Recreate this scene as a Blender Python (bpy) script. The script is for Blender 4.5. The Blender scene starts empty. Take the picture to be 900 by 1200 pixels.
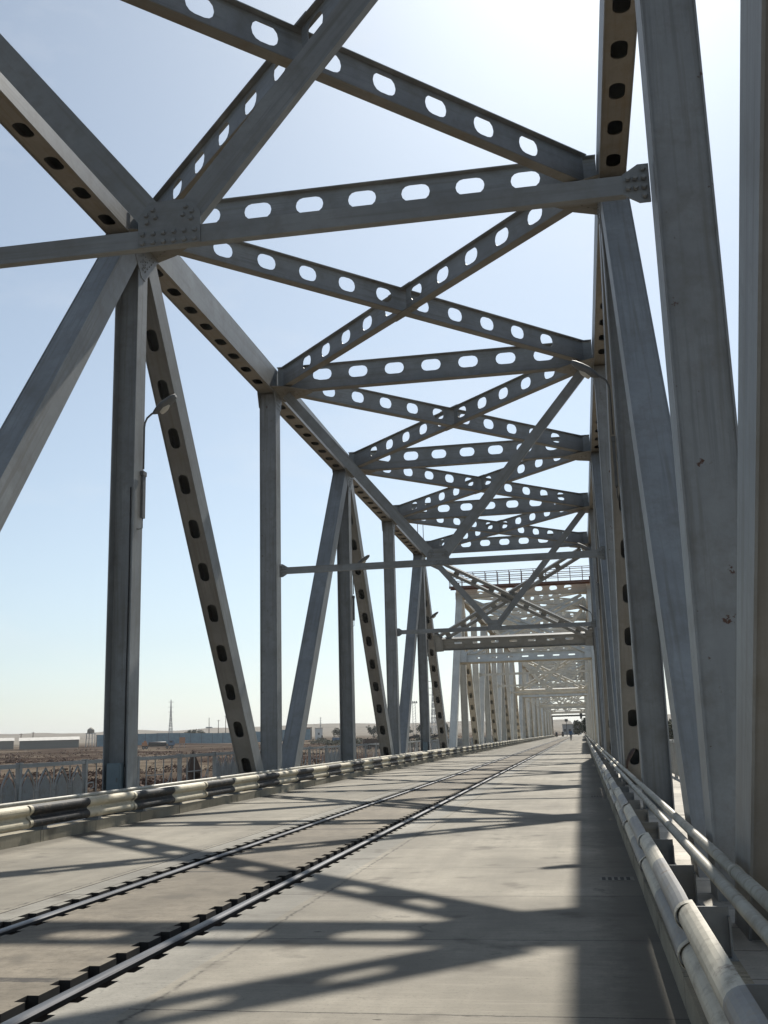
import bpy, bmesh, math, random
from mathutils import Vector, Matrix
random.seed(7)
R = math.radians
sc = bpy.context.scene
COL = sc.collection

# ------------------------------------------------------------------ helpers
class MB:
    """collects faces and links them as ONE mesh object"""
    def __init__(s): s.v = []; s.f = []; s.m = []; s.sm = []
    def add(s, vs, fs, mi=0, smooth=False):
        o = len(s.v); s.v += [tuple(p) for p in vs]
        for f in fs: s.f.append([i + o for i in f]); s.m.append(mi); s.sm.append(smooth)
    def box(s, a, b, mi=0):
        (x0, y0, z0), (x1, y1, z1) = a, b
        s.add([(x0,y0,z0),(x1,y0,z0),(x1,y1,z0),(x0,y1,z0),(x0,y0,z1),(x1,y0,z1),(x1,y1,z1),(x0,y1,z1)],
              [(0,3,2,1),(4,5,6,7),(0,1,5,4),(1,2,6,5),(2,3,7,6),(3,0,4,7)], mi)
    def obox(s, p0, p1, w, h, up=(0,0,1), mi=0):
        """box beam from p0 to p1, w across, h along up"""
        p0, p1 = Vector(p0), Vector(p1); d = (p1-p0).normalized(); up = Vector(up)
        side = d.cross(up).normalized(); up = side.cross(d).normalized()
        vs = []
        for p in (p0, p1):
            for a, b in ((-1,-1),(1,-1),(1,1),(-1,1)): vs.append(p + side*a*w/2 + up*b*h/2)
        s.add(vs, [(0,1,2,3),(7,6,5,4),(0,4,5,1),(1,5,6,2),(2,6,7,3),(3,7,4,0)], mi)
    def tube(s, p0, p1, r0, r1=None, n=10, mi=0, caps=True):
        r1 = r0 if r1 is None else r1
        p0, p1 = Vector(p0), Vector(p1); d = (p1-p0).normalized()
        a = d.orthogonal().normalized(); b = d.cross(a)
        vs = []
        for p, r in ((p0, r0), (p1, r1)):
            for k in range(n):
                t = 2*math.pi*k/n; vs.append(p + a*math.cos(t)*r + b*math.sin(t)*r)
        s.add(vs, [(k, (k+1) % n, n+(k+1) % n, n+k) for k in range(n)], mi, True)
        if caps: s.add(vs[:n], [tuple(reversed(range(n)))], mi); s.add(vs[n:], [tuple(range(n))], mi)
    def path(s, pts, rs, n=8, mi=0):
        pts = [Vector(p) for p in pts]
        if not isinstance(rs, (list, tuple)): rs = [rs]*len(pts)
        rings = []; a = None
        for i, p in enumerate(pts):
            d = (pts[min(i+1, len(pts)-1)] - pts[max(i-1, 0)]).normalized()
            a = d.orthogonal().normalized() if a is None else (a - d*a.dot(d)).normalized()
            b = d.cross(a)
            rings.append([p + a*math.cos(2*math.pi*k/n)*rs[i] + b*math.sin(2*math.pi*k/n)*rs[i] for k in range(n)])
        vs = [q for r in rings for q in r]; fs = []
        for i in range(len(rings)-1):
            fs += [(i*n+k, i*n+(k+1) % n, (i+1)*n+(k+1) % n, (i+1)*n+k) for k in range(n)]
        s.add(vs, fs, mi, True)
        s.add(rings[0], [tuple(reversed(range(n)))], mi); s.add(rings[-1], [tuple(range(n))], mi)
    def prism(s, poly, o, u, v, t, mi=0):
        """polygon (a,b) in plane o+a*u+b*v, thickness t along u x v"""
        o, u, v = Vector(o), Vector(u), Vector(v); w = u.cross(v).normalized()*t; n = len(poly)
        vs = [o+u*a+v*b for a, b in poly] + [o+u*a+v*b+w for a, b in poly]
        s.add(vs, [tuple(reversed(range(n))), tuple(range(n, 2*n))] + [(k, (k+1) % n, n+(k+1) % n, n+k) for k in range(n)], mi)
    def rivet(s, p, nrm, r=.03, h=.028, mi=0):
        p = Vector(p); nrm = Vector(nrm).normalized(); a = nrm.orthogonal().normalized(); b = nrm.cross(a)
        n = 6
        vs = [p + a*math.cos(k*math.pi/3)*r + b*math.sin(k*math.pi/3)*r for k in range(n)]
        vs += [p + nrm*h + (a*math.cos(k*math.pi/3) + b*math.sin(k*math.pi/3))*r*.72 for k in range(n)]
        s.add(vs, [(k, (k+1) % n, n+(k+1) % n, n+k) for k in range(n)] + [tuple(range(n, 2*n))], mi)
    def perf(s, o, u, v, L, W, t, centers, hl, hw, hv=0.0, mi=0):
        """plate of length L along u, width W along v (centred on o), thickness t, slotted with long round-ended holes"""
        o, u, v = Vector(o), Vector(u), Vector(v); w = u.cross(v).normalized()
        P = lambda a, b, c: o + u*a + v*b + w*c
        cs = sorted(centers); edges = [0.0] + [(a+b)/2 for a, b in zip(cs[:-1], cs[1:])] + [L] if cs else [0.0, L]
        half = cs and max(hl*.75, .01)
        if not cs:
            s.add([P(a,b,c) for c in (-t/2, t/2) for a, b in ((0,-W/2),(L,-W/2),(L,W/2),(0,W/2))],
                  [(3,2,1,0),(4,5,6,7),(0,1,5,4),(1,2,6,5),(2,3,7,6),(3,0,4,7)], mi); return
        # solid ends
        a0, a1 = cs[0]-half, cs[-1]+half
        edges[0], edges[-1] = a0, a1
        for x0, x1 in ((0, a0), (a1, L)):
            if x1 - x0 > 1e-3:
                s.add([P(a,b,c) for c in (-t/2, t/2) for a, b in ((x0,-W/2),(x1,-W/2),(x1,W/2),(x0,W/2))],
                      [(3,2,1,0),(4,5,6,7),(0,1,5,4),(2,3,7,6),(1,2,6,5),(3,0,4,7)], mi)
        rr = min(hw/2, hl/2)*.92
        hole = []
        for cx, cy, t0 in ((hl/2-rr, hw/2-rr, 0), (-(hl/2-rr), hw/2-rr, 90), (-(hl/2-rr), -(hw/2-rr), 180), (hl/2-rr, -(hw/2-rr), 270)):
            for k in range(4):
                an = R(t0 + 30*k); hole.append((cx + rr*math.cos(an), cy + rr*math.sin(an)))
        n = len(hole)
        for i, c in enumerate(cs):
            x0, x1 = edges[i]-c, edges[i+1]-c; y0, y1 = -W/2-hv, W/2-hv
            outer = []
            for q, (hx, hy) in enumerate(hole):
                k = q % 4; cor = q//4
                sx = x1 if cor in (0, 3) else x0; sy = y1 if cor in (0, 1) else y0
                if cor in (0, 2): seq = [(sx, hy), (sx, sy), (sx, sy), (hx, sy)]
                else: seq = [(hx, sy), (sx, sy), (sx, sy), (sx, hy)]
                outer.append(seq[k])
            vs = []
            for cz in (-t/2, t/2):
                vs += [P(c+a, hv+b, cz) for a, b in hole] + [P(c+a, hv+b, cz) for a, b in outer]
            fs = []
            for q in range(n):
                r_ = (q+1) % n
                fs.append((q, n+q, n+r_, r_)[::-1]); fs.append((2*n+q, 3*n+q, 3*n+r_, 2*n+r_))
                fs.append((q, r_, 2*n+r_, 2*n+q)[::-1])
            s.add(vs, [tuple(f) for f in fs], mi)
            s.add([P(c+a, hv+b, cz) for cz in (-t/2, t/2) for a, b in ((x0,y0),(x1,y0),(x1,y1),(x0,y1))], [(0,1,5,4),(2,3,7,6)], mi)
    def mesh(s, name, mats):
        me = bpy.data.meshes.new(name); me.from_pydata(s.v, [], s.f)
        for m in (mats if isinstance(mats, (list, tuple)) else [mats]): me.materials.append(m)
        me.polygons.foreach_set('material_index', s.m); me.polygons.foreach_set('use_smooth', s.sm)
        me.update()
        bm = bmesh.new(); bm.from_mesh(me)
        bmesh.ops.remove_doubles(bm, verts=bm.verts, dist=1e-5)
        bmesh.ops.dissolve_degenerate(bm, dist=1e-6, edges=bm.edges)
        bmesh.ops.recalc_face_normals(bm, faces=bm.faces); bm.to_mesh(me); bm.free()
        return me
    def build(s, name, mats, parent=None, loc=(0,0,0)):
        return put(s.mesh(name, mats), name, parent, Matrix.Translation(loc))

def put(me, name, parent=None, M=None):
    o = bpy.data.objects.new(name, me); COL.objects.link(o)
    if parent: o.parent = parent
    if M is not None: o.matrix_basis = M
    return o
def tag(o, label, cat, group=None):
    o['label'] = label; o['category'] = cat
    if group: o['group'] = group
    return o
def thing(name, label, cat, loc=(0,0,0), rz=0, group=None):
    o = bpy.data.objects.new(name, None); COL.objects.link(o)
    o.location = loc; o.rotation_euler = (0,0,rz); o.empty_display_size = .3
    return tag(o, label, cat, group)
def struct(o): o['kind'] = 'structure'; return o
def copy_tree(o, parent=None):
    c = o.copy(); COL.objects.link(c)
    if parent: c.parent = parent
    for ch in list(o.children): copy_tree(ch, c)
    return c
def frame(p0, xdir, zdir):
    """matrix with local x along xdir, local z near zdir"""
    x = Vector(xdir).normalized(); z = Vector(zdir); y = z.cross(x).normalized(); z = x.cross(y)
    return Matrix(((x.x,y.x,z.x,p0[0]),(x.y,y.y,z.y,p0[1]),(x.z,y.z,z.z,p0[2]),(0,0,0,1)))

# ------------------------------------------------------------------ materials
class NT:
    def __init__(s, name):
        s.mat = bpy.data.materials.new(name); s.mat.use_nodes = True
        s.t = s.mat.node_tree; s.b = s.t.nodes['Principled BSDF']
        s.tc = s.t.nodes.new('ShaderNodeTexCoord')
    def n(s, ty, **kw):
        x = s.t.nodes.new(ty)
        for k, v in kw.items(): setattr(x, k, v)
        return x
    def l(s, a, b): s.t.links.new(a, b)
    def coords(s, scale=(1,1,1), src='Object', loc=None):
        m = s.n('ShaderNodeMapping'); m.inputs['Scale'].default_value = scale
        if loc is not None: m.inputs['Location'].default_value = loc
        if src == 'Position':
            g = s.n('ShaderNodeNewGeometry'); s.l(g.outputs['Position'], m.inputs['Vector'])
        else: s.l(s.tc.outputs[src], m.inputs['Vector'])
        return m.outputs['Vector']
    def noise(s, vec, scale, detail=4, rough=.55):
        x = s.n('ShaderNodeTexNoise'); x.inputs['Scale'].default_value = scale
        x.inputs['Detail'].default_value = detail; x.inputs['Roughness'].default_value = rough
        s.l(vec, x.inputs['Vector']); return x.outputs['Fac']
    def ramp(s, fac, stops):
        x = s.n('ShaderNodeValToRGB'); e = x.color_ramp.elements
        while len(e) < len(stops): e.new(.5)
        for q, (p, c) in zip(e, stops):
            q.position = p; q.color = (*c, 1) if isinstance(c, (tuple, list)) else (c, c, c, 1)
        s.l(fac, x.inputs['Fac']); return x.outputs['Color']
    def mix(s, fac, a, b, mode='MIX'):
        x = s.n('ShaderNodeMix', data_type='RGBA', blend_type=mode)
        for sock, v in ((x.inputs[0], fac), (x.inputs[6], a), (x.inputs[7], b)):
            if hasattr(v, 'links'): s.l(v, sock)
            else: sock.default_value = v if isinstance(v, (int, float)) else (*v, 1)
        return x.outputs[2]
    def math(s, op, a, b=0.0):
        x = s.n('ShaderNodeMath', operation=op)
        for sock, v in ((x.inputs[0], a), (x.inputs[1], b)):
            if hasattr(v, 'links'): s.l(v, sock)
            else: sock.default_value = v
        return x.outputs[0]
    def sep(s, vec):
        x = s.n('ShaderNodeSeparateXYZ'); s.l(vec, x.inputs[0]); return x.outputs
    def bump(s, h, strength, dist=.01):
        x = s.n('ShaderNodeBump'); x.inputs['Strength'].default_value = strength; x.inputs['Distance'].default_value = dist
        s.l(h, x.inputs['Height']); s.l(x.outputs['Normal'], s.b.inputs['Normal'])
    def done(s, col=None, rough=.6, metal=0.0, spec=None):
        if col is not None:
            if hasattr(col, 'links'): s.l(col, s.b.inputs['Base Color'])
            else: s.b.inputs['Base Color'].default_value = (*col, 1)
        if hasattr(rough, 'links'): s.l(rough, s.b.inputs['Roughness'])
        else: s.b.inputs['Roughness'].default_value = rough
        s.b.inputs['Metallic'].default_value = metal
        if spec is not None: s.b.inputs['Specular IOR Level'].default_value = spec
        return s.mat

def plain(name, col, rough=.7, var=.18, scale=6, metal=0.0):
    k = NT(name); n = k.noise(k.coords(), scale)
    c = k.ramp(n, [(.25, tuple(x*(1-var) for x in col)), (.75, tuple(min(1, x*(1+var)) for x in col))])
    k.bump(n, .15); return k.done(c, rough, metal)

def paint(name, base, dirt, dirt_amt, rust_amt, rough=.5):
    """old bridge paint: blotchy, streaked along the member, chipped to rust here and there"""
    k = NT(name); oi = k.n('ShaderNodeObjectInfo')
    add = k.n('ShaderNodeVectorMath', operation='ADD'); k.l(k.tc.outputs['Object'], add.inputs[0])
    mul = k.n('ShaderNodeMath', operation='MULTIPLY'); k.l(oi.outputs['Random'], mul.inputs[0]); mul.inputs[1].default_value = 57
    cmb = k.n('ShaderNodeCombineXYZ'); k.l(mul.outputs[0], cmb.inputs[0]); k.l(mul.outputs[0], cmb.inputs[1]); k.l(cmb.outputs[0], add.inputs[1])
    v = add.outputs[0]
    n1 = k.noise(v, .9, 5, .6); n2 = k.noise(v, 9, 4, .6)
    mp = k.n('ShaderNodeMapping'); mp.inputs['Scale'].default_value = (.35, 9, 9); k.l(v, mp.inputs['Vector'])
    n3 = k.noise(mp.outputs['Vector'], 1.2, 4, .6)
    c = k.ramp(n1, [(.3, tuple(x*.80 for x in base)), (.7, tuple(x*1.12 for x in base))])
    c = k.mix(k.ramp(n2, [(.4, 0.0), (.75, .45)]), c, tuple(x*.78 for x in base))
    c = k.mix(k.ramp(n3, [(.52, 0.0), (.72, dirt_amt)]), c, dirt)
    n5 = k.noise(v, 2.3, 6, .7)
    c = k.mix(k.ramp(n5, [(.48, 0.0), (.75, dirt_amt)]), c, dirt)
    mq = k.n('ShaderNodeMapping'); mq.inputs['Scale'].default_value = (.6, 22, 22); k.l(v, mq.inputs['Vector'])
    n6 = k.noise(mq.outputs['Vector'], 1.0, 5, .65); n7 = k.noise(v, .55, 3, .5)
    c = k.mix(k.math('MULTIPLY', k.ramp(n6, [(.50, 0.0), (.66, .65)]), k.ramp(n7, [(.45, 0.0), (.6, 1.0)])), c, tuple(x*.66 for x in base))
    n4 = k.noise(v, 4.2, 8, .72)
    c = k.mix(k.ramp(n4, [(.70-rust_amt, 0.0), (.735-rust_amt, 1.0)]), c, (.085, .038, .022))
    rv = k.math('MULTIPLY_ADD', oi.outputs['Random'], .16); rv.node.inputs[2].default_value = .92
    cc = k.n('ShaderNodeCombineColor')
    for i in range(3): k.l(rv, cc.inputs[i])
    c = k.mix(1.0, c, cc.outputs[0], 'MULTIPLY')
    k.bump(n2, .12, .004)
    return k.done(c, rough, 0, .4)

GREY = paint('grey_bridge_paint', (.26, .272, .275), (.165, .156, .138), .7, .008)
GREY_U = paint('grey_bounce_dirt_plate', (.225, .216, .192), (.165, .132, .09), .75, .02)  # underside tone: warm deck bounce put into the colour, together with dirt
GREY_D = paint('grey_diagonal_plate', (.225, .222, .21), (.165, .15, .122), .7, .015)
GREY_RUST = paint('grey_chipped_paint', (.265, .277, .28), (.155, .146, .128), .7, .066)
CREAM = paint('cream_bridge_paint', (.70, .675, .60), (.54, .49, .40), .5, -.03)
CREAM_U = paint('cream_bounce_dirt_plate', (.58, .52, .41), (.44, .35, .24), .8, -.01)  # cream undersides: dirt plus painted-in warm light from the deck
BROWN_STEEL = paint('red_brown_steel', (.17, .085, .06), (.10, .06, .045), .6, .02)
RAIL_PAINT = paint('pale_railing_paint', (.38, .388, .38), (.27, .25, .22), .6, -.02)
ARCH_PLATE = paint('dull_arch_plate', (.30, .305, .30), (.20, .17, .13), .7, .0)
PIPE = paint('cream_pipe_paint', (.50, .47, .39), (.27, .23, .17), .8, .025)
CABLE = plain('black_cable', (.03, .03, .032), .6)
LAMP_GREY = plain('lamp_grey_metal', (.13, .134, .134), .6)
LAMP_GLASS = plain('lamp_cover_plastic', (.55, .53, .47), .35, .05)
CABINET = plain('pale_blue_cabinet_paint', (.15, .195, .215), .6, .1)

# concrete
def concrete(name, base, joint_period, joint_off, joints=True, wear=0.0, joint_w=.016, grime=None, xline=None):
    k = NT(name); v = k.coords(); n1 = k.noise(v, .45, 6, .6); n2 = k.noise(v, 5, 8, .72); n3 = k.noise(v, 38, 4, .75)
    vs = k.coords((1.6, .10, 1)); n4 = k.noise(vs, 1.6, 5, .6)
    c = k.ramp(n1, [(.34, tuple(x*.66 for x in base)), (.66, tuple(x*1.32 for x in base))])
    c = k.mix(k.ramp(n4, [(.40, 0.0), (.70, .55)]), c, tuple(x*.62 for x in base))
    c = k.mix(k.ramp(n2, [(.45, 0.0), (.8, .5+wear)]), c, tuple(x*(.66-wear*.3) for x in base))
    c = k.mix(k.ramp(n3, [(.54, 0.0), (.68, .6)]), c, tuple(x*.52 for x in base))
    vb = k.coords((1.2, 16, 1)); nb_ = k.noise(vb, 1.5, 5, .7)
    c = k.mix(k.ramp(nb_, [(.48, 0.0), (.70, .38)]), c, tuple(x*.62 for x in base))
    nl = k.noise(vb, .9, 3, .6); c = k.mix(k.ramp(nl, [(.56, 0.0), (.74, .35)]), c, tuple(min(1, x*1.3) for x in base))
    vc = k.coords((5, 22, 1)); nc = k.noise(vc, .8, 3, .55); ng = k.noise(v, .7, 2, .5)
    c = k.mix(k.math('MULTIPLY', k.ramp(nc, [(.70, 0.0), (.73, .9)]), k.ramp(ng, [(.42, 0.0), (.5, 1.0)])), c, (.045, .038, .03))
    # oil spots
    n6 = k.noise(v, 1.7, 3, .5); c = k.mix(k.ramp(n6, [(.60, 0.0), (.70, .6)]), c, (.085, .074, .06))
    if grime is not None:      # dirt washed against the kerb
        gx = k.math('ABSOLUTE', k.math('ADD', k.sep(v)[0], -grime)); gx = k.math('ADD', gx, k.math('MULTIPLY', n2, -.5))
        c = k.mix(k.ramp(gx, [(-.0, .75), (.22, 0.0)]), c, tuple(x*.42 for x in base))
    # fine cracks
    vo = k.n('ShaderNodeTexVoronoi', feature='DISTANCE_TO_EDGE'); vo.inputs['Scale'].default_value = .55
    wv = k.n('ShaderNodeVectorMath', operation='ADD'); nz = k.n('ShaderNodeTexNoise'); nz.inputs['Scale'].default_value = 3; nz.inputs['Detail'].default_value = 5
    k.l(v, nz.inputs['Vector']); sc_ = k.n('ShaderNodeVectorMath', operation='SCALE'); sc_.inputs['Scale'].default_value = .55
    k.l(nz.outputs['Color'], sc_.inputs[0]); k.l(v, wv.inputs[0]); k.l(sc_.outputs[0], wv.inputs[1]); k.l(wv.outputs[0], vo.inputs['Vector'])
    cr = k.math('MULTIPLY', k.ramp(vo.outputs['Distance'], [(.0, 1.0), (.009, 0.0)]), k.math('MULTIPLY', k.ramp(n1, [(.50, 0.0), (.58, .8)]), k.ramp(n2, [(.42, 0.0), (.62, 1.0)])))
    c = k.mix(cr, c, tuple(x*.3 for x in base))
    if xline is not None:      # ragged lengthwise joint
        nj = k.noise(k.coords((3, 5, 1)), 2.2, 6, .7)
        dx = k.math('ABSOLUTE', k.math('ADD', k.math('ADD', k.sep(v)[0], -xline), k.math('MULTIPLY_ADD', nj, .12)))
        dx.node.inputs[0].links[0].from_node.inputs[1].links[0].from_node.inputs[2].default_value = -.06
        c = k.mix(k.math('MULTIPLY', k.ramp(dx, [(.0, .9), (.022, 0.0)]), k.ramp(n2, [(.38, .1), (.55, 1.0)])), c, (.045, .04, .034))
    if joints:
        wn_ = k.n('ShaderNodeTexWhiteNoise', noise_dimensions='1D')
        k.l(k.math('FLOOR', k.math('DIVIDE', k.math('ADD', k.sep(v)[1], -joint_off), joint_period)), wn_.inputs['W'])
        tone = k.math('MULTIPLY_ADD', wn_.outputs['Value'], .16); tone.node.inputs[2].default_value = .92
        tc_ = k.n('ShaderNodeCombineColor')
        for i in range(3): k.l(tone, tc_.inputs[i])
        c = k.mix(1.0, c, tc_.outputs[0], 'MULTIPLY')
        y = k.sep(v)[1]
        wob = k.math('MULTIPLY', n2, .05)
        t = k.math('ADD', k.math('ADD', y, -joint_off), wob)
        fr = k.math('FRACT', k.math('DIVIDE', t, joint_period))
        j = k.math('LESS_THAN', k.math('MULTIPLY', fr, joint_period), joint_w)
        j = k.math('MULTIPLY', j, k.ramp(n2, [(.3, .35), (.55, 1.0)]))
        c = k.mix(j, c, (.05, .045, .04))
    k.bump(k.math('ADD', n3, k.math('MULTIPLY', n2, 1.5)), .35, .006)
    return k.done(c, .85, 0, .25)
RRX = -3.115
LANE = concrete('lane_concrete', (.248, .226, .185), 2.1, 6.02, grime=.45, xline=RRX+.60)
LANE_L = concrete('worn_lane_concrete', (.235, .214, .174), 5.45, 4.0, grime=-8.35, xline=-4.705-.58)
CENTRE = concrete('track_bed_concrete', (.185, .160, .124), 5.45, 6.66, wear=.6, joint_w=.12)
STRIP = concrete('rail_edge_concrete', (.235, .222, .192), 5.45, 4.9, joint_w=.03)
KERB = concrete('kerb_concrete', (.32, .285, .215), 1.93, .4)
WALK = concrete('walkway_concrete', (.47, .44, .385), .82, .1)
SLOT = plain('slot_dark', (.03, .027, .024), .9)  # one near-black tone for groove floors, slab sides and drain slots

def rail_steel():
    k = NT('worn_rail_steel'); v = k.coords(); n = k.noise(v, 3); n2 = k.noise(k.coords((40, .6, 1)), 1)
    c = k.ramp(n2, [(.3, (.04, .04, .042)), (.7, (.15, .15, .156))])
    return k.done(c, k.math('MULTIPLY_ADD', n, .18), .9) , k
m_, k_ = rail_steel(); RAILTOP = m_
for nd in RAILTOP.node_tree.nodes:
    if nd.type == 'MATH': nd.inputs[2].default_value = .36
RAILSIDE = plain('rusty_rail_side', (.055, .042, .034), .8)

def stripes():
    """cream paint with black hazard bands every other 1.93 m"""
    k = NT('striped_guardrail_paint'); v = k.coords(); y = k.sep(v)[1]; n = k.noise(v, 3, 6, .65); n2 = k.noise(v, 20, 4)
    fr = k.math('FRACT', k.math('DIVIDE', k.math('ADD', y, k.math('MULTIPLY', n2, .02)), 3.90))
    band = k.math('LESS_THAN', fr, .5)
    cream = k.ramp(n, [(.3, (.42, .375, .275)), (.7, (.58, .525, .40))])
    black = k.ramp(n, [(.3, (.010, .010, .011)), (.7, (.028, .028, .029))])
    c = k.mix(band, cream, black)
    c = k.mix(k.ramp(n2, [(.60, 0.0), (.72, .6)]), c, (.22, .18, .13))
    n8 = k.noise(k.coords((1, .35, 1)), 9, 5, .7)
    c = k.mix(k.ramp(n8, [(.54, 0.0), (.72, .6)]), c, (.19, .155, .11))
    c = k.mix(k.ramp(n, [(.64, 0.0), (.70, .8)]), c, (.12, .075, .048))
    return k.done(c, .62, 0, .3)
STRIPE = stripes()
def stripes_faded():
    k = NT('faded_guardrail_paint'); v = k.coords(); y = k.sep(v)[1]; n = k.noise(v, 3, 6, .65); n2 = k.noise(v, 20, 4)
    fr = k.math('FRACT', k.math('DIVIDE', k.math('ADD', y, k.math('MULTIPLY', n2, .02)), 3.90))
    band = k.math('LESS_THAN', fr, .5)
    cream = k.ramp(n, [(.3, (.40, .365, .285)), (.7, (.55, .51, .41))])
    grey = k.ramp(n, [(.3, (.15, .15, .15)), (.7, (.27, .265, .25))])
    c = k.mix(band, cream, grey)
    c = k.mix(k.ramp(n2, [(.58, 0.0), (.72, .6)]), c, (.26, .22, .16))
    n8 = k.noise(k.coords((1, .35, 1)), 9, 5, .7)
    c = k.mix(k.ramp(n8, [(.52, 0.0), (.70, .75)]), c, (.20, .165, .115))
    c = k.mix(k.ramp(n, [(.61, 0.0), (.67, .85)]), c, (.13, .085, .055))
    return k.done(c, .5)
STRIPE_F = stripes_faded()

# ------------------------------------------------------------------ camera
CAM = Vector((0, 0, 1.4521))
pit, yaw, rol = .2086, .1761, -.027
fwd = Vector((-math.sin(yaw)*math.cos(pit), math.cos(yaw)*math.cos(pit), math.sin(pit)))
rt = Vector((math.cos(yaw), math.sin(yaw), 0)); up = rt.cross(fwd)
r_ = rt*math.cos(rol) + up*math.sin(rol); u_ = -rt*math.sin(rol) + up*math.cos(rol)
cd = bpy.data.cameras.new('camera'); cam = bpy.data.objects.new('camera', cd); COL.objects.link(cam)
cam.matrix_world = Matrix(((r_.x,u_.x,-fwd.x,CAM.x),(r_.y,u_.y,-fwd.y,CAM.y),(r_.z,u_.z,-fwd.z,CAM.z),(0,0,0,1)))
cd.sensor_fit = 'VERTICAL'; cd.sensor_height = 36; cd.lens = 1242.45/1200*36; cd.clip_start = .05; cd.clip_end = 30000
sc.camera = cam

# ------------------------------------------------------------------ light
SUN_EL, SUN_AZ = R(46.2), R(5.5)
w = bpy.data.worlds.new('World'); sc.world = w; w.use_nodes = True
bg = w.node_tree.nodes['Background']; sky = w.node_tree.nodes.new('ShaderNodeTexSky'); sky.sky_type = 'NISHITA'
sky.sun_disc = False; sky.sun_elevation = SUN_EL; sky.sun_rotation = SUN_AZ
sky.altitude = 300; sky.air_density = 1.0; sky.dust_density = 1.15; sky.ozone_density = .5
hs = w.node_tree.nodes.new('ShaderNodeHueSaturation'); hs.inputs['Saturation'].default_value = .60
mx = w.node_tree.nodes.new('ShaderNodeMix'); mx.data_type = 'RGBA'; mx.blend_type = 'MULTIPLY'; mx.inputs[0].default_value = 1; mx.inputs[7].default_value = (.945, 1.055, 1.12, 1)
w.node_tree.links.new(sky.outputs[0], hs.inputs['Color']); w.node_tree.links.new(hs.outputs[0], mx.inputs[6]); wt = w.node_tree; wtc = wt.nodes.new('ShaderNodeTexCoord'); wmp = wt.nodes.new('ShaderNodeMapping'); wmp.inputs['Scale'].default_value = (1, 1, 3)
wn = wt.nodes.new('ShaderNodeTexNoise'); wn.inputs['Scale'].default_value = 3.2; wn.inputs['Detail'].default_value = 7; wn.inputs['Roughness'].default_value = .62
wr = wt.nodes.new('ShaderNodeMapRange'); wr.inputs['From Min'].default_value = .52; wr.inputs['From Max'].default_value = .78; wr.inputs['To Min'].default_value = 0; wr.inputs['To Max'].default_value = .30
wt.links.new(wtc.outputs['Generated'], wmp.inputs['Vector']); wt.links.new(wmp.outputs[0], wn.inputs['Vector']); wt.links.new(wn.outputs['Fac'], wr.inputs['Value'])
wc = wt.nodes.new('ShaderNodeMix'); wc.data_type = 'RGBA'; wc.inputs[7].default_value = (8.6, 8.8, 9.0, 1)
wt.links.new(wr.outputs[0], wc.inputs[0]); wt.links.new(mx.outputs[2], wc.inputs[6]); wt.links.new(wc.outputs[2], bg.inputs[0]); bg.inputs[1].default_value = .076
sd = bpy.data.lights.new('sun', 'SUN'); sd.energy = 5.0; sd.angle = R(.55); sd.color = (1, .95, .86)
so = bpy.data.objects.new('sun', sd); COL.objects.link(so)
sdir = Vector((math.sin(SUN_AZ)*math.cos(SUN_EL), math.cos(SUN_AZ)*math.cos(SUN_EL), math.sin(SUN_EL)))
so.rotation_euler = sdir.to_track_quat('Z', 'Y').to_euler(); so.location = (5, 0, 40)
vs_ = sc.view_settings; vs_.view_transform = 'Standard'; vs_.look = 'None'; vs_.gamma = 1; vs_.exposure = .44
sc.cycles.max_bounces = 8; sc.cycles.diffuse_bounces = 5; sc.cycles.use_denoising = True

# ------------------------------------------------------------------ truss span
XL, XR, XM = -8.82, 1.0, -3.91
TW = .52                         # member width across the bridge
P = 10.6234; YA = 20.3354
ZT, ZB = 12.5, -2.1              # chord working lines
H_CH = .80
Y0 = YA - 3*P                    # first foot of the near span
SPAN = 8*P
PITCH = 1.15

def holes_between(a, b, pitch=PITCH):
    n = max(1, int(round((b-a)/pitch))); st = (b-a)/n
    return [a + st*(i+.5) for i in range(n)]

def box_member(L, h, cents, hl=.5, hw=.27):
    """closed box, plain top and sides, slotted warmer-coloured plate underneath; local x along, z up"""
    m = MB(); t = .018
    for s in (-1, 1):
        y0 = s*TW/2; y1 = s*(TW/2 - t)
        m.box((0, min(y0,y1), -h/2), (L, max(y0,y1), h/2), 0)
    m.box((0, -TW/2+t, h/2-.035), (L, TW/2-t, h/2-.012), 0)
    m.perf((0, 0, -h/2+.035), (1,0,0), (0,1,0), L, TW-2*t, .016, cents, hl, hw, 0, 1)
    for x in (0.02, L-.03): m.box((x, -TW/2+t, -h/2+.05), (x+.01, TW/2-t, h/2-.04), 0)
    return m
def chord_cents():
    out = []
    for n in range(6): out += holes_between(n*P+.75, (n+1)*P-.75)
    return [c+.4 for c in out]
ME = {}
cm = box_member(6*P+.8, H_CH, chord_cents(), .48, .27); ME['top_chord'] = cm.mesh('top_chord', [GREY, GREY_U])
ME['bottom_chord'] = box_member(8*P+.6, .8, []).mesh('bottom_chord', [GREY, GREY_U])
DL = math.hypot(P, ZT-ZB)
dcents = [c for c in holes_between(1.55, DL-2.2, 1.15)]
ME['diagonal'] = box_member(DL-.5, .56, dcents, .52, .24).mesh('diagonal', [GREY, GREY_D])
# H post (even nodes) and closed post (odd nodes); local x up
PH = 14.2
m = MB()
for s in (-1, 1): m.box((0, min(s*TW/2, s*(TW/2-.024)), -.24), (PH, max(s*TW/2, s*(TW/2-.024)), .24))
m.box((0, -TW/2+.024, -.009), (PH, TW/2-.024, .009))
ME['post_h'] = m.mesh('post', [GREY])
m = MB()
for s in (-1, 1): m.box((0, min(s*TW/2, s*(TW/2-.02)), -.25), (PH, max(s*TW/2, s*(TW/2-.02)), .25))
for s in (-1, 1): m.box((0, -TW/2+.02, s*.205-.009), (PH, TW/2-.02, s*.205+.009))
ME['post_box'] = m.mesh('post', [GREY_RUST])
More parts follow.
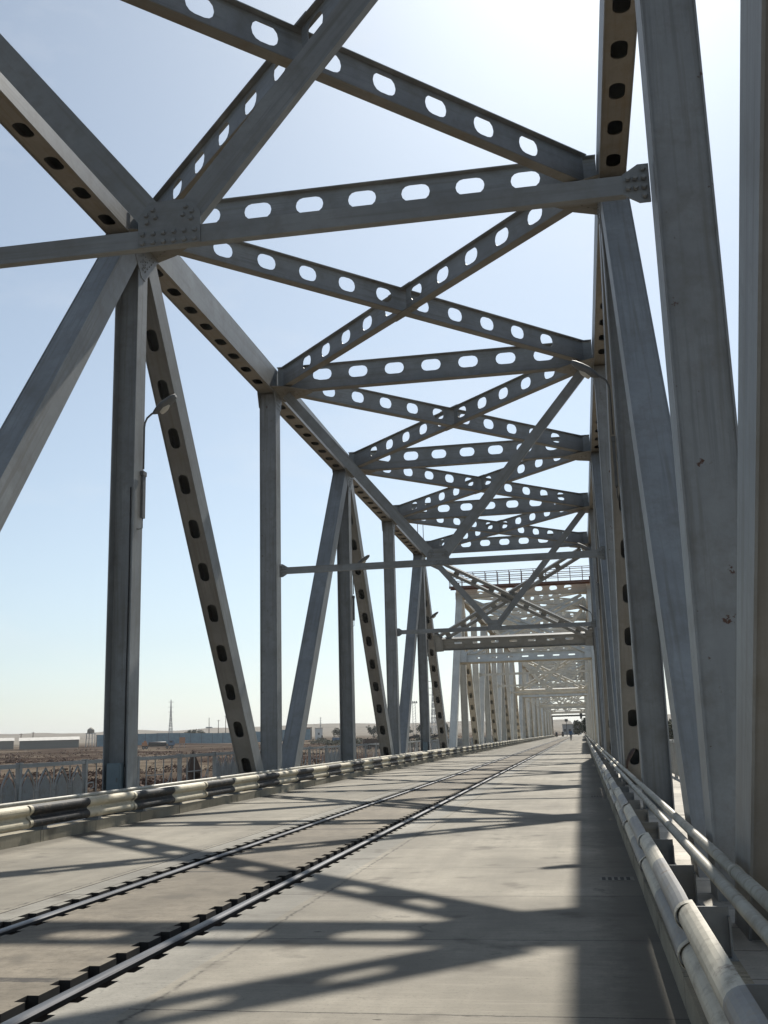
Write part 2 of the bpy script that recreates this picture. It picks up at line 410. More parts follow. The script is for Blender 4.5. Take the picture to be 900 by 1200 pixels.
# perforated I beams: cross strut, lateral brace pieces; local x along, z up, origin at web mid height
def ibeam(L, h, cents, hl=.60, hw=.36, fw=.26, hv=.095):
    m = MB()
    m.perf((0,0,0), (1,0,0), (0,0,1), L, h-.04, .014, cents, hl, hw, hv, 0)
    m.box((0, -fw/2, h/2-.02), (L, fw/2, h/2), 0)
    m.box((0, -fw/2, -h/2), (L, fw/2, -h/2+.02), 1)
    return m
SL = XR - XL - .02
c0 = (SL/2) - 3.5*1.152
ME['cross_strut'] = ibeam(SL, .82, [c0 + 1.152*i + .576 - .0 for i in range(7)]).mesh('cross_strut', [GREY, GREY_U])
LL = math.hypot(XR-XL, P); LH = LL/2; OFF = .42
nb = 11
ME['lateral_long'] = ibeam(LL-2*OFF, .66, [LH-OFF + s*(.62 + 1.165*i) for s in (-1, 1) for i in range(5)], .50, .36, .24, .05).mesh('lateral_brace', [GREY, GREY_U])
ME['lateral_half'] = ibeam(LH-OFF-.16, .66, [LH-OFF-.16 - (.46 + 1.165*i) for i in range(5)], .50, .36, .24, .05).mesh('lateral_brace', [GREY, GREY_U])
# crossing plate of the laterals
for ci, z in ((0, -.345), (1, .332)):
    m = MB()
    pl = [(-.52,-.125),(-.52,.125),(.52,.125),(.52,-.125)]
    m.prism(pl, (0,0,z), (1,0,0), (0,1,0), .012)
    if ci == 0:
        for sx in (-1, 1):
            for k in range(3):
                for q in (-.06, .06): m.rivet((sx*(.2+.1*k), q, -.344), (0,0,-1), .018, .016)
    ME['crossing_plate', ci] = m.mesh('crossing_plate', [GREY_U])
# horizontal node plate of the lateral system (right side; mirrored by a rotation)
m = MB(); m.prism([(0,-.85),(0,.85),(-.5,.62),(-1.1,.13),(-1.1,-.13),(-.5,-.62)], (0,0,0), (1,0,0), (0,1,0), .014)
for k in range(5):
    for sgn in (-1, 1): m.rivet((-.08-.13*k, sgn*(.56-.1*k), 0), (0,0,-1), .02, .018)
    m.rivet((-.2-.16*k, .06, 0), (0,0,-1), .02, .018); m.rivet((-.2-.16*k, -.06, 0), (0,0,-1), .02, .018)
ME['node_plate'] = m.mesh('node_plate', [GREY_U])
# vertical gusset plates at the chord (both faces)
def gusset(poly, rv, sides):
    m = MB()
    for s in sides:
        x = s*(TW/2+.001)
        m.prism(poly if s > 0 else [(-a_, b_) for a_, b_ in poly], (x, 0, 0), (0, s, 0), (0, 0, 1), .014)
        for a_, b_ in rv: m.rivet((x + s*.014, a_, b_), (s,0,0), .02, .02)
    return m
rvk = []
for i in range(5):
    for j in range(2):
        rvk.append((-.08-.105*i+ .11*j, -.48-.45+.10*i + .05*j)); rvk.append((.08+.105*i-.11*j, -.48-.45+.10*i+.05*j))
for i in range(4): rvk.append((-.06, -.6-.12*i)); rvk.append((.06, -.6-.12*i))
rvk = [(a_, b_) for a_, b_ in rvk if b_ > -1.08 + abs(a_)*.6 and abs(a_) < .68]
for GS in (-1, 1): ME['gusset_k', GS] = gusset([(-.78,.1),(-.78,-.42),(-.62,-.58),(-.10,-1.16),(.10,-1.16),(.62,-.58),(.78,-.42),(.78,.1)], rvk, (GS,)).mesh('gusset_plate', [GREY])
rvo = [(x, z) for x in (-.17, -.06, .06, .17) for z in (-.5, -.62, -.74)]
for GS in (-1, 1): ME['gusset_o', GS] = gusset([(-.46,-.1),(-.46,-.42),(-.28,-.86),(.28,-.86),(.46,-.42),(.46,-.1)], rvo, (GS,)).mesh('gusset_plate', [GREY])
# sway strut with its end plates, centre gusset and the two raking members
ZS = 6.505
SD = .05                                  # half depth of the flat sway members
m = MB(); x0, x1 = XL+.26, XR-.26
m.box((x0, -SD, ZS-.10), (x1, SD, ZS+.10))
ME['sway_strut'] = m.mesh('sway_strut', [GREY])
def end_plate(s):
    m = MB(); xe = x1 if s > 0 else x0
    poly = [(0,-.105),(0,.105),(.15,.20),(.255,.20),(.255,-.20),(.15,-.20)]
    m.prism([(s*a_, b_) for a_, b_ in poly], (xe-s*.03, -SD-.003, ZS), (1,0,0), (0,0,-1 if s > 0 else -1), .02)
    for a_, b_ in ((.05,-.05),(.05,.05),(.12,-.05),(.12,.05),(.20,-.14),(.20,-.047),(.20,.047),(.20,.14)):
        m.rivet((xe + s*(a_-.03), -SD-.022, ZS + b_), (0,-1,0), .031, .03)
    return m
for s, nm in ((-1, 'l'), (1, 'r')): ME['sway_end_'+nm] = end_plate(s).mesh('end_plate', [GREY])
def raker(s):
    p0 = Vector((XM + s*.20, 0, ZS+.24)); p1 = Vector((XM + s*4.62, 0, 12.10)); d = p1-p0
    m = MB(); m.box((0, -.055, -.145), (d.length, .055, .145)); return m, frame(p0, d, (-s*.78, 0, .62))
RAK = {}
for s in (-1, 1):
    m, M_ = raker(s); RAK[s] = (m.mesh('sway_raker', [GREY]), M_)
m = MB()
poly = [(-.34,-.102),(.34,-.102),(.34,.24),(.22,.40),(-.22,.40),(-.34,.24)]
m.prism(poly, (XM, -SD-.003, ZS), (1,0,0), (0,0,1), .016)
for i in range(6):
    for z in (-.06, .04): m.rivet((XM-.285+.114*i, -SD-.018, ZS+z), (0,-1,0), .031, .03)
for s in (-1, 1):
    for a_, b_ in ((.18,.31),(.25,.25),(.24,.17),(.15,.22)): m.rivet((XM+s*a_, -SD-.018, ZS+b_), (0,-1,0), .031, .03)
ME['sway_gusset'] = m.mesh('gusset_plate', [GREY])
# portal, built in its inclined plane: local x across, y up the slope (0 at the foot), z out of plane
def slope_at(z): return (z-ZB)/(ZT-ZB)*DL
sA, sB = slope_at(7.05), slope_at(12.0)
pm = ibeam(SL, .85, [c0 + 1.152*i + .576 for i in range(7)], .5, .14, .20, .05)
PS = pm.mesh('portal_strut', [GREY, GREY_U])
m = MB()
for s in (-1, 1):
    q0 = Vector((XM - s*4.55, sB-.15, 0)); q1 = Vector((XM + s*4.55, sA+.35, 0)); d = (q1-q0).normalized(); nrm = Vector((-d.y, d.x, 0))
    for e in (-1, 1):
        m.obox(q0 + nrm*e*.2 + Vector((0,0,s*.09)), q1 + nrm*e*.2 + Vector((0,0,s*.09)), .19, .16, (0,0,1))
    for k in range(9):
        c = q0.lerp(q1, (k+.5)/9); m.obox(c - nrm*.105 + Vector((0,0,s*.075)), c + nrm*.105 + Vector((0,0,s*.075)), .34, .02, (0,0,1))
m.box((XM-.5, (sA+sB)/2+.1-.32, -.018), (XM+.5, (sA+sB)/2+.1+.32, .018))
ME['portal_bracing'] = m.mesh('portal_bracing', [GREY])
for s in (-1, 1):
    for zi, z in ((0, -.168), (1, .154)):
        m = MB()
        poly = [(0,-.45),(0,.80),(-.2,.80),(-.50,.43),(-.50,-.43),(-.2,-.45)]
        m.prism([(s*a_, b_) for a_, b_ in poly], (XM + s*4.905, sA, z), (1,0,0), (0,s,0), .014) if s > 0 else m.prism([(-a_, b_) for a_, b_ in poly], (XM - 4.905, sA, z), (1,0,0), (0,1,0), .014)
        for i in range(4):
            for j in range(3): m.rivet((XM + s*(4.905-.08-.11*i), sA-.3+.28*j, z if zi == 0 else z+.014), (0,0,-1 if zi == 0 else 1), .022, .02)
        ME['portal_plate', s, zi] = m.mesh('portal_plate', [GREY])

def make_span(label, y0, group):
    t = thing('truss_bridge', label, 'truss bridge', (XM, y0, 0), 0, group)
    dx = -XM
    def add(me, name, M, parent=t):
        M = Matrix.Translation((dx, 0, 0)) @ M if parent is t else M
        return put(ME[me] if isinstance(me, str) else me, name, parent, M)
    cx = {-1: XL - TW/2, 1: XR + TW/2}
    for s in (-1, 1):
        X = cx[s]
        ch = add('top_chord', 'top_chord', frame((X, P-.4, ZT), (0,1,0), (0,0,1)))
        add('bottom_chord', 'bottom_chord', frame((X, -.3, ZB), (0,1,0), (0,0,1)))
        for n in range(1, 8):
            me = 'post_h' if n % 2 else 'post_box'
            add(me, 'post', frame((X, n*P, -2.1), (0,0,1), (0,-1,0)))
            for GS in (-1, 1): put(ME['gusset_k' if n % 2 else 'gusset_o', GS], 'gusset_plate', ch, ch.matrix_basis.inverted() @ (Matrix.Translation((dx,0,0)) @ Matrix.Translation((X, n*P, ZT))))
        for n in range(8):
            ya, yb = n*P, (n+1)*P
            top, bot = (yb, ya) if n % 2 == 0 else (ya, yb)
            p0 = Vector((X, top, ZT)); p1 = Vector((X, bot, ZB)); d = (p1-p0).normalized()
            add('diagonal', 'diagonal', frame(p0 + d*.25, d, (0, 0, 1)))
    for n in range(1, 8):
        st = add('cross_strut', 'cross_strut', frame((XL+.01, n*P, 12.57), (1,0,0), (0,0,1)))
        for s in (-1, 1):
            Mw = Matrix.Translation((XL if s < 0 else XR, n*P, 12.130)) @ Matrix.Rotation(0 if s > 0 else math.pi, 4, 'Z')
            put(ME['node_plate'], 'node_plate', st, st.matrix_basis.inverted() @ Matrix.Translation((dx,0,0)) @ Mw)
    for n in range(1, 7):
        a0 = Vector((XL, n*P, 12.53)); a1 = Vector((XR, (n+1)*P, 12.53)); d = (a1-a0).normalized()
        b0 = Vector((XR, n*P, 12.53)); b1 = Vector((XL, (n+1)*P, 12.53)); e = (b1-b0).normalized()
        la = add('lateral_long', 'lateral_brace', frame(a0 + d*OFF, d, (0,0,1)))
        add('lateral_half', 'lateral_brace', frame(b0 + e*OFF, e, (0,0,1)))
        add('lateral_half', 'lateral_brace', frame(b1 - e*OFF, -e, (0,0,1)))
        mid = (a0+a1)/2
        for ci in (0, 1): put(ME['crossing_plate', ci], 'crossing_plate', la, la.matrix_basis.inverted() @ Matrix.Translation((dx,0,0)) @ frame(mid, e, (0,0,1)))
    for n in (2, 4, 6):
        T = Matrix.Translation((0, n*P, {2: .10, 4: -.03, 6: 0}[n]))
        ss = add('sway_strut', 'sway_strut', T)
        put(ME['sway_gusset'], 'gusset_plate', ss, Matrix()); put(ME['sway_end_l'], 'end_plate', ss, Matrix()); put(ME['sway_end_r'], 'end_plate', ss, Matrix())
        add(RAK[-1][0], 'sway_raker', T @ RAK[-1][1]); add(RAK[1][0], 'sway_raker', T @ RAK[1][1])
    for end in (0, 1):
        base = Vector((0, 0 if end == 0 else 8*P, ZB)); top = Vector((0, P if end == 0 else 7*P, ZT)); sl = (top-base).normalized()
        x = Vector((1,0,0)); z = x.cross(sl)
        M = Matrix(((x.x,sl.x,z.x,base.x),(x.y,sl.y,z.y,base.y),(x.z,sl.z,z.z,base.z),(0,0,0,1)))
        ps = add(PS, 'portal_strut', M @ frame((XL+.01, sA, 0), (1,0,0), (0,1,0)))
        add('portal_bracing', 'portal_bracing', M)
        for kk in [(s_, z_) for s_ in (-1, 1) for z_ in (0, 1)]: put(ME['portal_plate', kk[0], kk[1]], 'portal_plate', ps, ps.matrix_basis.inverted() @ Matrix.Translation((dx,0,0)) @ M)
    return t
GAP = .86
near = make_span('grey painted steel truss span overhead in the foreground', Y0, None)
YS = [Y0 + i*(SPAN+GAP) for i in range(4)]
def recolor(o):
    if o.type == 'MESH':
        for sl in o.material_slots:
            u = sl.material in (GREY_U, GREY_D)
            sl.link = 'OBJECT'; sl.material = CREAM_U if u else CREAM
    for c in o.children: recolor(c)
for i, lab in ((1, 'cream truss span right behind the grey one, under the brown railed platform'),
               (2, 'middle cream truss span seen through the first cream span'),
               (3, 'farthest cream truss span at the far end of the crossing')):
    c = copy_tree(near); c.location = (XM, YS[i], 0); c['label'] = lab; c['group'] = 'cream truss spans'; recolor(c)

# railed maintenance platform on the first cream span
yb = YS[1] + P
t = thing('maintenance_platform', 'red-brown railed maintenance platform on top of the first cream span', 'platform', (XM, yb-1.1, 12.93))
x0, x1 = -9.75 - XM, 1.72 - XM
m = MB(); m.box((x0, -.45, 0), (x1, .55, .06))
for y in (-.46, .50): m.box((x0, y, -.13), (x1, y+.06, .0-.002))
m.build('floor', BROWN_STEEL, t)
for y in (-.42, .50):
    for k in range(13):
        x = x0 + .04 + (x1-x0-.08)*k/12
        m = MB(); m.tube((x, y, .06), (x, y, 1.15), .028, n=6); m.build('railing_post', BROWN_STEEL, t)
    for z in (.45, .78, 1.13):
        m = MB(); m.obox((x0, y, z), (x1, y, z), .045, .045); m.build('handrail', BROWN_STEEL, t)
for x in (x0+.4, x1-.5):
    m = MB(); m.box((x, .12, .0601), (x+.35, .45, .42)); m.build('toolbox', BROWN_STEEL, t)

# thin rods standing on the grey top chord
for (x, y, h, lab) in ((-8.95, 61.6, 1.3, 'thin rod standing on the left grey chord, nearer of two'), (-8.9, 63.6, 1.45, 'thin rod standing on the left grey chord, farther of two')):
    m = MB(); m.tube((0,0,0), (0,0,h), .022, n=6); m.box((-.07,-.07,0), (.07,.07,.03))
    tag(m.build('rod', BROWN_STEEL, None, (x, y, 12.888)), lab, 'rod', 'rods on the grey chord')

# ------------------------------------------------------------------ deck
YD0, YD1 = Y0 - 1.5, YS[3] + SPAN + 3
KR, KL = .445, -8.345
RR, RL = -3.115, -4.705          # rail centres
def slab(name, x0, x1, mat, y0=YD0, y1=YD1, z=0.0, th=.28):
    m = MB(); m.box((x0, y0, z-th), (x1, y1, z), 1); m.m[1] = 0; return struct(m.build(name, [mat, SLOT]))
GL, NL, GR, NR = .175, .25, .10, .155   # groove and notch reach, left / right of a rail
slab('road_lane', RR+.521, KR+.01, LANE)
slab('road_strip', RR+NR, RR+.517, STRIP, z=-.003)
slab('track_bed', RL+NR, RR-NL, CENTRE, z=-.006)
slab('road_strip', RL-.50, RL-NL, STRIP, z=-.003)
slab('road_lane', KL-.01, RL-.504, LANE_L)
for rc, mats in ((RR, (CENTRE, STRIP)), (RL, (STRIP, CENTRE))):
    m = MB(); m.box((rc-NL, YD0, -.30), (rc+NR, YD1, -.11)); struct(m.build('rail_groove', SLOT))
    for side, (a, b), mt in ((-1, (rc-NL, rc-GL), mats[0]), (1, (rc+GR, rc+NR), mats[1])):
        m = MB(); y = YD0; top = -.005
        while y < YD1:
            j = random.uniform(-.012, .012); ln = .25 + random.uniform(-.02, .02)
            m.box((a, y+j, -.111), (b, min(y+j+ln, YD1), top), 1); m.m[-5] = 0; y += .42
        struct(m.build('groove_edge', [mt, SLOT]))
# rails
for rc, lab in ((RR, 'shiny running rail nearer the camera, sunk in the toothed slot'), (RL, 'running rail farther from the camera, left of the other')):
    t = thing('steel_rail', lab, 'rail', (rc, YD0, -.11), 0, None)
    L = YD1-YD0
    m = MB(); prof = [(-.042,.085),(-.044,.112),(-.036,.120),(-.014,.123),(.014,.123),(.036,.120),(.044,.112),(.042,.085)]
    n = len(prof); vs = [(x, 0, z) for x, z in prof] + [(x, L, z) for x, z in prof]
    m.add(vs, [(k, k+1, n+k+1, n+k) for k in range(n-1)], 0, False); m.add(vs, [(n-1, 0, n, 2*n-1), tuple(range(n)), tuple(range(2*n-1, n-1, -1))], 0)
    m.build('rail_head', RAILTOP, t)
    m = MB(); m.box((-.012, 0, .012), (.012, L, .086)); m.box((-.07, 0, .001), (.07, L, .013)); m.build('rail_foot', RAILSIDE, t)
# kerbs, walkways
def mir(x): return -7.90 - x
for s in (1, -1):
    f = (lambda x: x) if s > 0 else mir
    m = MB()
    y = YD0; k = 0
    while y < YD1:
        e = random.uniform(-.006, .006); zz = .17 + random.uniform(-.006, .006)
        a, b = sorted((f(KR + e), f(.78))); m.box((a, y, -.2), (b, min(y+1.93, YD1)-.008, zz)); y += 1.93
    struct(m.build('kerb', KERB))
    a, b = sorted((f(.781), f(2.72))); m = MB(); m.box((a, YD0, -.15), (b, YD1, .06)); struct(m.build('walkway', WALK))

# drain grates
for i, y in enumerate((11.35, 25.3, 47.0)):
    t = thing('drain_grate', ['dark drain grate in the right lane, nearest the camera', 'dark drain grate in the right lane, second from the camera', 'dark drain grate in the right lane, farthest of three'][i], 'drain', (.24, y, .002), 0, 'drain grates along the right kerb')
    m = MB()
    m.box((-.17, -.14, -.0015), (.17, .14, .001)); m.build('frame', STRIP, t)
    for k in range(5):
        m = MB(); m.box((-.145+.06*k, -.10, .0012), (-.145+.06*k+.036, .10, .003)); m.build('slot', SLOT, t)

# ------------------------------------------------------------------ guardrails (one per side and span)
GPOST = 1.95
def guard_meshes():
    L = SPAN + GAP
    m = MB()
    prof = [(.505,.566),(.485,.563),(.462,.553),(.443,.537),(.431,.516),(.427,.493),(.431,.470),(.442,.450),(.460,.434),(.478,.422),(.492,.410),(.497,.395),(.492,.380),(.478,.368),(.460,.356),(.442,.340),(.431,.320),(.427,.297),(.431,.274),(.443,.253),(.462,.237),(.485,.227),(.505,.224)]
    ys = []
    seg = 3.9; k = 0; y = 0
    n = len(prof)
    while y < L-.05:
        e = min(y+seg, L); o0 = -.018; o1 = 0.0
        jz = random.uniform(-.008, .008)
        rows = []
        for yy, off in ((y-.10 if y > 0 else 0, o0), (y+.35, o0*.6), (e-.2, 0), (e, 0)):
            rows.append([(x+off, yy, z+jz) for x, z in prof])
        vs = [q for r0 in rows for q in r0] + [(x+.006, yy, z) for r0 in rows for (x, yy, z) in r0]
        nr = len(rows); fs = []
        for r0 in range(nr-1):
            for q in range(n-1):
                A = r0*n+q; fs.append((A, A+1, A+n+1, A+n)); B = nr*n+A; fs.append((B, B+n, B+n+1, B+1))
            fs.append((r0*n, r0*n+n, nr*n+r0*n+n, nr*n+r0*n)); fs.append((r0*n+n-1, nr*n+r0*n+n-1, nr*n+r0*n+2*n-1, r0*n+2*n-1))
        for q in range(n-1):
            fs.append((q, nr*n+q, nr*n+q+1, q+1)); A = (nr-1)*n+q; fs.append((A, A+1, nr*n+A+1, nr*n+A))
        m.add(vs, fs, 0, False); y = e
    beam = m
    p = MB()
    p.box((.512, -.055, .165), (.522, .055, .47)); p.box((.522, -.006, .165), (.755, .006, .45)); p.box((.745, -.055, .165), (.757, .055, .40))
    p.box((.50, -.04, .34), (.513, .04, .45)); p.box((.50, -.10, .166), (.777, .10, .182))
    p.rivet((.499, 0, .395), (-1,0,0), .018, .012)
    q1 = MB(); q1.tube((.79, 0, .505), (.79, L, .505), .040, n=14)
    for k in range(8): q1.tube((.79, 10.7*k+4, .505), (.79, 10.7*k+4.12, .505), .045, n=14)
    q2 = MB(); q2.tube((.885, 0, .565), (.885, L, .565), .040, n=14)
    for k in range(8): q2.tube((.885, 10.7*k+8, .565), (.885, 10.7*k+8.12, .565), .045, n=14)
    return beam, p, q1, q2
def mirror(mb):
    c = MB(); c.v = [(-x, y, z) for x, y, z in mb.v]; c.f = [list(reversed(f)) for f in mb.f]; c.m = mb.m[:]; c.sm = mb.sm[:]; return c
GB, GP, Q1, Q2 = guard_meshes()
for s in (1, -1):
    ms = [x if s > 0 else mirror(x) for x in (GB, GP, Q1, Q2)]
    me_b = ms[0].mesh('beam', [STRIPE_F if s > 0 else STRIPE]); me_p = ms[1].mesh('post', [GREY]); me_1 = ms[2].mesh('handrail_pipe', [PIPE]); me_2 = ms[3].mesh('handrail_pipe', [PIPE])
    side = 'right' if s > 0 else 'left'
    labs = [f'{"faded grey and cream" if s > 0 else "black and cream striped"} guardrail on the {side} kerb in the foreground',
            f'striped guardrail on the {side} kerb inside the first cream span',
            f'striped guardrail on the {side} kerb inside the middle cream span',
            f'striped guardrail on the {side} kerb inside the farthest cream span']
    for i in range(4):
        off = {1: 15.50, -1: 13.58}[s]
        ystart = YS[i]
        t = thing('guardrail', labs[i], 'guardrail', (0 if s > 0 else -7.90, ystart, 0), 0, f'guardrails on the {side} kerb')
        ph = ((15.55 - Y0) % 3.9) - 0.0 if s < 0 else ((13.9 - Y0) % 3.9)
        b = put(me_b, 'beam', t, Matrix.Translation((0, ph-3.9, 0)))
        for k in range(int((SPAN+GAP)//GPOST)):
            put(me_p, 'post', t, Matrix.Translation((0, ph + .55 + GPOST*k - 1.95, 0)))
        put(me_1, 'handrail_pipe', t, Matrix()); put(me_2, 'handrail_pipe', t, Matrix())

# ------------------------------------------------------------------ pedestrian railings
PL = 2.72
def arch_pts(w, h0, h1, n=6):
    out = [(-w/2, 0), (-w/2, h0)]
    for k in range(1, n):
        a = k/n; out.append((-w/2*(1-a**1.5), h0 + (h1-h0)*(.55*a**.6 + .45*a**1.4)))
    out.append((0, h1)); out += [(-x, z) for x, z in reversed(out[:-1])]
    return out
def panel(kind):
    m = MB(); z1 = 1.03
    m.box((-.035, .0, .0), (.035, .001, .001))
    m.obox((0, 0, z1), (0, PL, z1), .06, .075); 
    if kind == 'arch':
        m.obox((0, .03, .10), (0, PL-.03, .10), .035, .035)
        for k in range(4):
            c = PL*(k+.5)/4; ap = arch_pts(.54, .50, .88)
            m.path([(0, c+x, .10+z*.98) for x, z in ap], .018, 6)
            ip = arch_pts(.42, .42, .70)
            m.prism([(c+x, .14+z) for x, z in ip], (-.012, 0, 0), (0,1,0), (0,0,1), .022, 1)
        for k in range(5):
            c = PL*k/4
            if 0 < k < 4: m.obox((0, c, .1), (0, c, .99), .02, .02, (0,1,0))
            for e in (-.06, .06):
                if 0 < k < 4 or (k == 0 and e > 0) or (k == 4 and e < 0): m.obox((0, c+e, .1), (0, c+e, .56), .02, .02, (0,1,0))
            for z in (.32, .56): m.obox((0, max(0.0, c-.09), z), (0, min(PL, c+.09), z), .02, .02)
    elif kind == 'grid':
        for k in range(1, 5): m.obox((0, PL*k/5, .06), (0, PL*k/5, .99), .022, .022, (0,1,0))
        m.obox((0, .03, .22), (0, PL-.03, .22), .022, .022); m.obox((0, PL/5, .62), (0, PL*3/5, .62), .02, .02)
        m.path([(0, PL*3/5, .38), (0, PL*.72, .42), (0, PL*.78, .62), (0, PL*4/5, .64)], .014, 5)
        m.path([(0, PL*.05, .22), (0, PL*.07, .34), (0, PL*.16, .34), (0, PL*.2, .26)], .014, 5)
    elif kind == 'open':
        for k in range(1, 5): m.obox((0, PL*k/5, .06), (0, PL*k/5, .99), .022, .022, (0,1,0))
        m.obox((0, .03, .14), (0, PL-.03, .14), .022, .022)
        m.path([(0, PL*.02, .55), (0, PL*.08, .60), (0, PL*.15, .60), (0, PL*.16, .5), (0, PL*.1, .47)], .014, 5)
    else:
        m.obox((0, .03, .12), (0, PL-.03, .12), .03, .03)
        for k in range(1, 22): m.obox((0, PL*k/22, .12), (0, PL*k/22, .99), .07, .014, (0,1,0))
    return m.mesh('railing_panel', [RAIL_PAINT, ARCH_PLATE])
PME = {k: panel(k) for k in ('arch', 'grid', 'open', 'bars')}
m = MB(); m.box((-.045, -.045, 0), (.045, .045, 1.075)); m.box((-.06, -.06, 1.075), (.06, .06, 1.09)); PME['post'] = m.mesh('post', [RAIL_PAINT])
for s, xr in ((-1, -10.36), (1, 2.56)):
    for i in range(4):
        side = 'left' if s < 0 else 'right'
        nm = ['grey span in the foreground', 'first cream span', 'middle cream span', 'farthest cream span'][i]
        t = thing('pedestrian_railing', (f'pale railing with pointed arches on the left walkway beside the {nm}' if s < 0 else f'pale vertical-bar railing on the right walkway beside the {nm}'), 'railing', (xr, YS[i], .06), 0, f'railings on the {side} walkway')
        ph = (21.45 - Y0) % PL; npan = int((SPAN+GAP-ph)//PL)
        base_idx = int(round((21.45 - Y0 - ph)/PL))     # the panel that starts at the first seen heavy post
        for k in range(-1, npan):
            if ph + k*PL < -.6 and k < 0 and ph - PL < -PL+.2: continue
            q = (k - base_idx) % 5
            kind = ('open', 'grid', 'grid', 'arch', 'arch')[q] if s < 0 else 'bars'
            if k >= 0: put(PME[kind], 'railing_panel', t, Matrix.Translation((0, ph + k*PL, 0)))
            if k >= 0: put(PME['post'], 'post', t, Matrix.Translation((0, ph + k*PL, 0)))

# ------------------------------------------------------------------ street lamps
def make_lamp():
    t = bpy.data.objects.new('street_lamp', None); COL.objects.link(t)
    m = MB(); m.path([(0,0,0), (0,0,.95), (.015,0,1.05), (.07,0,1.16), (.20,0,1.25), (.32,0,1.30)], [.024]*6, 8); m.build('lamp_arm', LAMP_GREY, t)
    h = MB()
    secs = [(.24,1.265,.03,.03),(.33,1.31,.085,.07),(.46,1.385,.13,.10),(.62,1.475,.14,.095),(.78,1.57,.12,.07),(.87,1.625,.07,.04)]
    rings = []
    for x, z, w_, hh in secs: rings.append([(x - .3*math.sin(a)*hh, math.cos(a)*w_, z + math.sin(a)*hh) for a in [2*math.pi*k/12 for k in range(12)]])
    vs = [q for r0 in rings for q in r0]; fs = []
    for i in range(len(rings)-1): fs += [(i*12+k, i*12+(k+1) % 12, (i+1)*12+(k+1) % 12, (i+1)*12+k) for k in range(12)]
    h.add(vs, fs, 0, True); h.add(rings[0], [tuple(range(12))]); h.add(rings[-1], [tuple(range(12))])
    hd = h.build('lamp_head', LAMP_GREY, t)
    g = MB(); ring = [(.62+.16*math.cos(a), .09*math.sin(a)) for a in [2*math.pi*k/12 for k in range(12)]]
    vs = [(x-.06, y, 1.38 + (x-.62)*.55) for x, y in ring] + [(.58+(x-.62)*.6, y*.6, 1.29 + (x-.62)*.4) for x, y in ring]
    g.add(vs, [(k, (k+1) % 12, 12+(k+1) % 12, 12+k) for k in range(12)], 0, True); g.add(vs[12:], [tuple(range(12))]); g.build('lamp_cover', LAMP_GLASS, hd)
    m = MB(); m.box((-.035,-.07,-1.10), (.035,.07,-.12)); m.box((-.05,-.09,-.16), (.05,.09,-.06)); m.build('mounting_box', LAMP_GREY, t)
    m = MB(); m.path([(0,.0,-1.1),(0,.0,-1.32),(-.03,-.10,-1.36),(-.10,-.16,-1.36)], .014, 6); m.build('conduit', LAMP_GREY, t)
    return t
lamp = make_lamp()
spots = [(-1, 0, 'street lamp on the nearest left post, standing out against the sky'), (1, 0, 'street lamp on the right truss under the nearest lateral braces'),
         (-1, 2, 'street lamp on the second left slotted-diagonal post'), (1, 2, 'street lamp on the right truss, second from the camera'),
         (-1, 4, 'street lamp on the left truss beside the inclined end post'), (1, 4, 'street lamp on the right truss in front of the cream span')]
for i, (s, n, lab) in enumerate(spots):
    o = lamp if i == 0 else copy_tree(lamp)
    o.location = ((XL+.06) if s < 0 else (XR-.06), YA + n*P + .10, 7.0 + .1); o.rotation_euler = (0, 0, 0 if s < 0 else math.pi - .06)
    tag(o, lab, 'street lamp', 'cobra-head lamps on the grey span')
    o.scale = (.80, 1, .96)
# cable running down the nearest left post, inside its web
m = MB(); m.path([(0,0,0), (0.005,0,-2.0), (-.004,0,-4.2), (0,0,-5.7)], .010, 6)
tag(m.build('cable', CABLE, None, (-8.98, YA-.028, 6.7)), 'thin dark cable running down the web of the nearest left post', 'cable')
# cabinets
for (x, y, z, lab) in ((-9.06, YA-.26, .42, 'pale blue cabinet at the foot of the nearest left post'), (-9.06, YA+4*P-.26, .42, 'pale blue cabinet at the foot of the far left post by the end portal')):
    t = thing('cabinet', lab, 'cabinet', (x, y, z), 0, 'cabinets on the left posts')
    m = MB(); m.box((-.14, -.09, 0), (.14, .09, .66)); m.build('body', CABINET, t)
    m = MB(); m.box((-.12, -.102, .03), (.12, -.091, .63)); d = m.build('door', CABINET, t)
    m = MB(); m.box((.07, -.118, .30), (.09, -.103, .38)); m.build('handle', LAMP_GREY, d)
    m = MB(); m.box((-.02, -.05, -.37), (.02, .05, 0)); m.build('bracket', LAMP_GREY, t)
# loose cloth-wrapped cable end sticking out by the slotted right diagonal
m = MB(); m.path([(0,0,0), (.02,.05,.16), (.10,.12,.30), (.20,.2,.42)], [.02,.035,.05,.03], 8)
tag(m.build('cable_bundle', plain('brown_wrapped_cable', (.07,.045,.035), .8), None, (.93, 25.2, .60)), 'dark wrapped cable end lying over the right handrail pipes', 'cable')

exec_setting = True
# ------------------------------------------------------------------ terrain
def lerp_tab(tab, x):
    if x <= tab[0][0]: return tab[0][1]
    for (a, va), (b, vb) in zip(tab[:-1], tab[1:]):
        if x <= b:
            t = (x-a)/(b-a); t = t*t*(3-2*t); return va + (vb-va)*t
    return tab[-1][1]
TAB = [(0,-3.3),(90,-3.0),(180,-2.6),(300,-2.2),(410,-1.3),(440,-1.0),(560,.25),(700,.9),(1500,4),(2200,16),(2700,38),(3300,44),(6000,30)]
def hsh(a, b):
    v = math.sin(a*12.9898 + b*78.233)*43758.5453; return v - math.floor(v)
def vn(x, y):
    i, j = math.floor(x), math.floor(y); fx, fy = x-i, y-j; fx = fx*fx*(3-2*fx); fy = fy*fy*(3-2*fy)
    return (hsh(i,j)*(1-fx)+hsh(i+1,j)*fx)*(1-fy) + (hsh(i,j+1)*(1-fx)+hsh(i+1,j+1)*fx)*fy
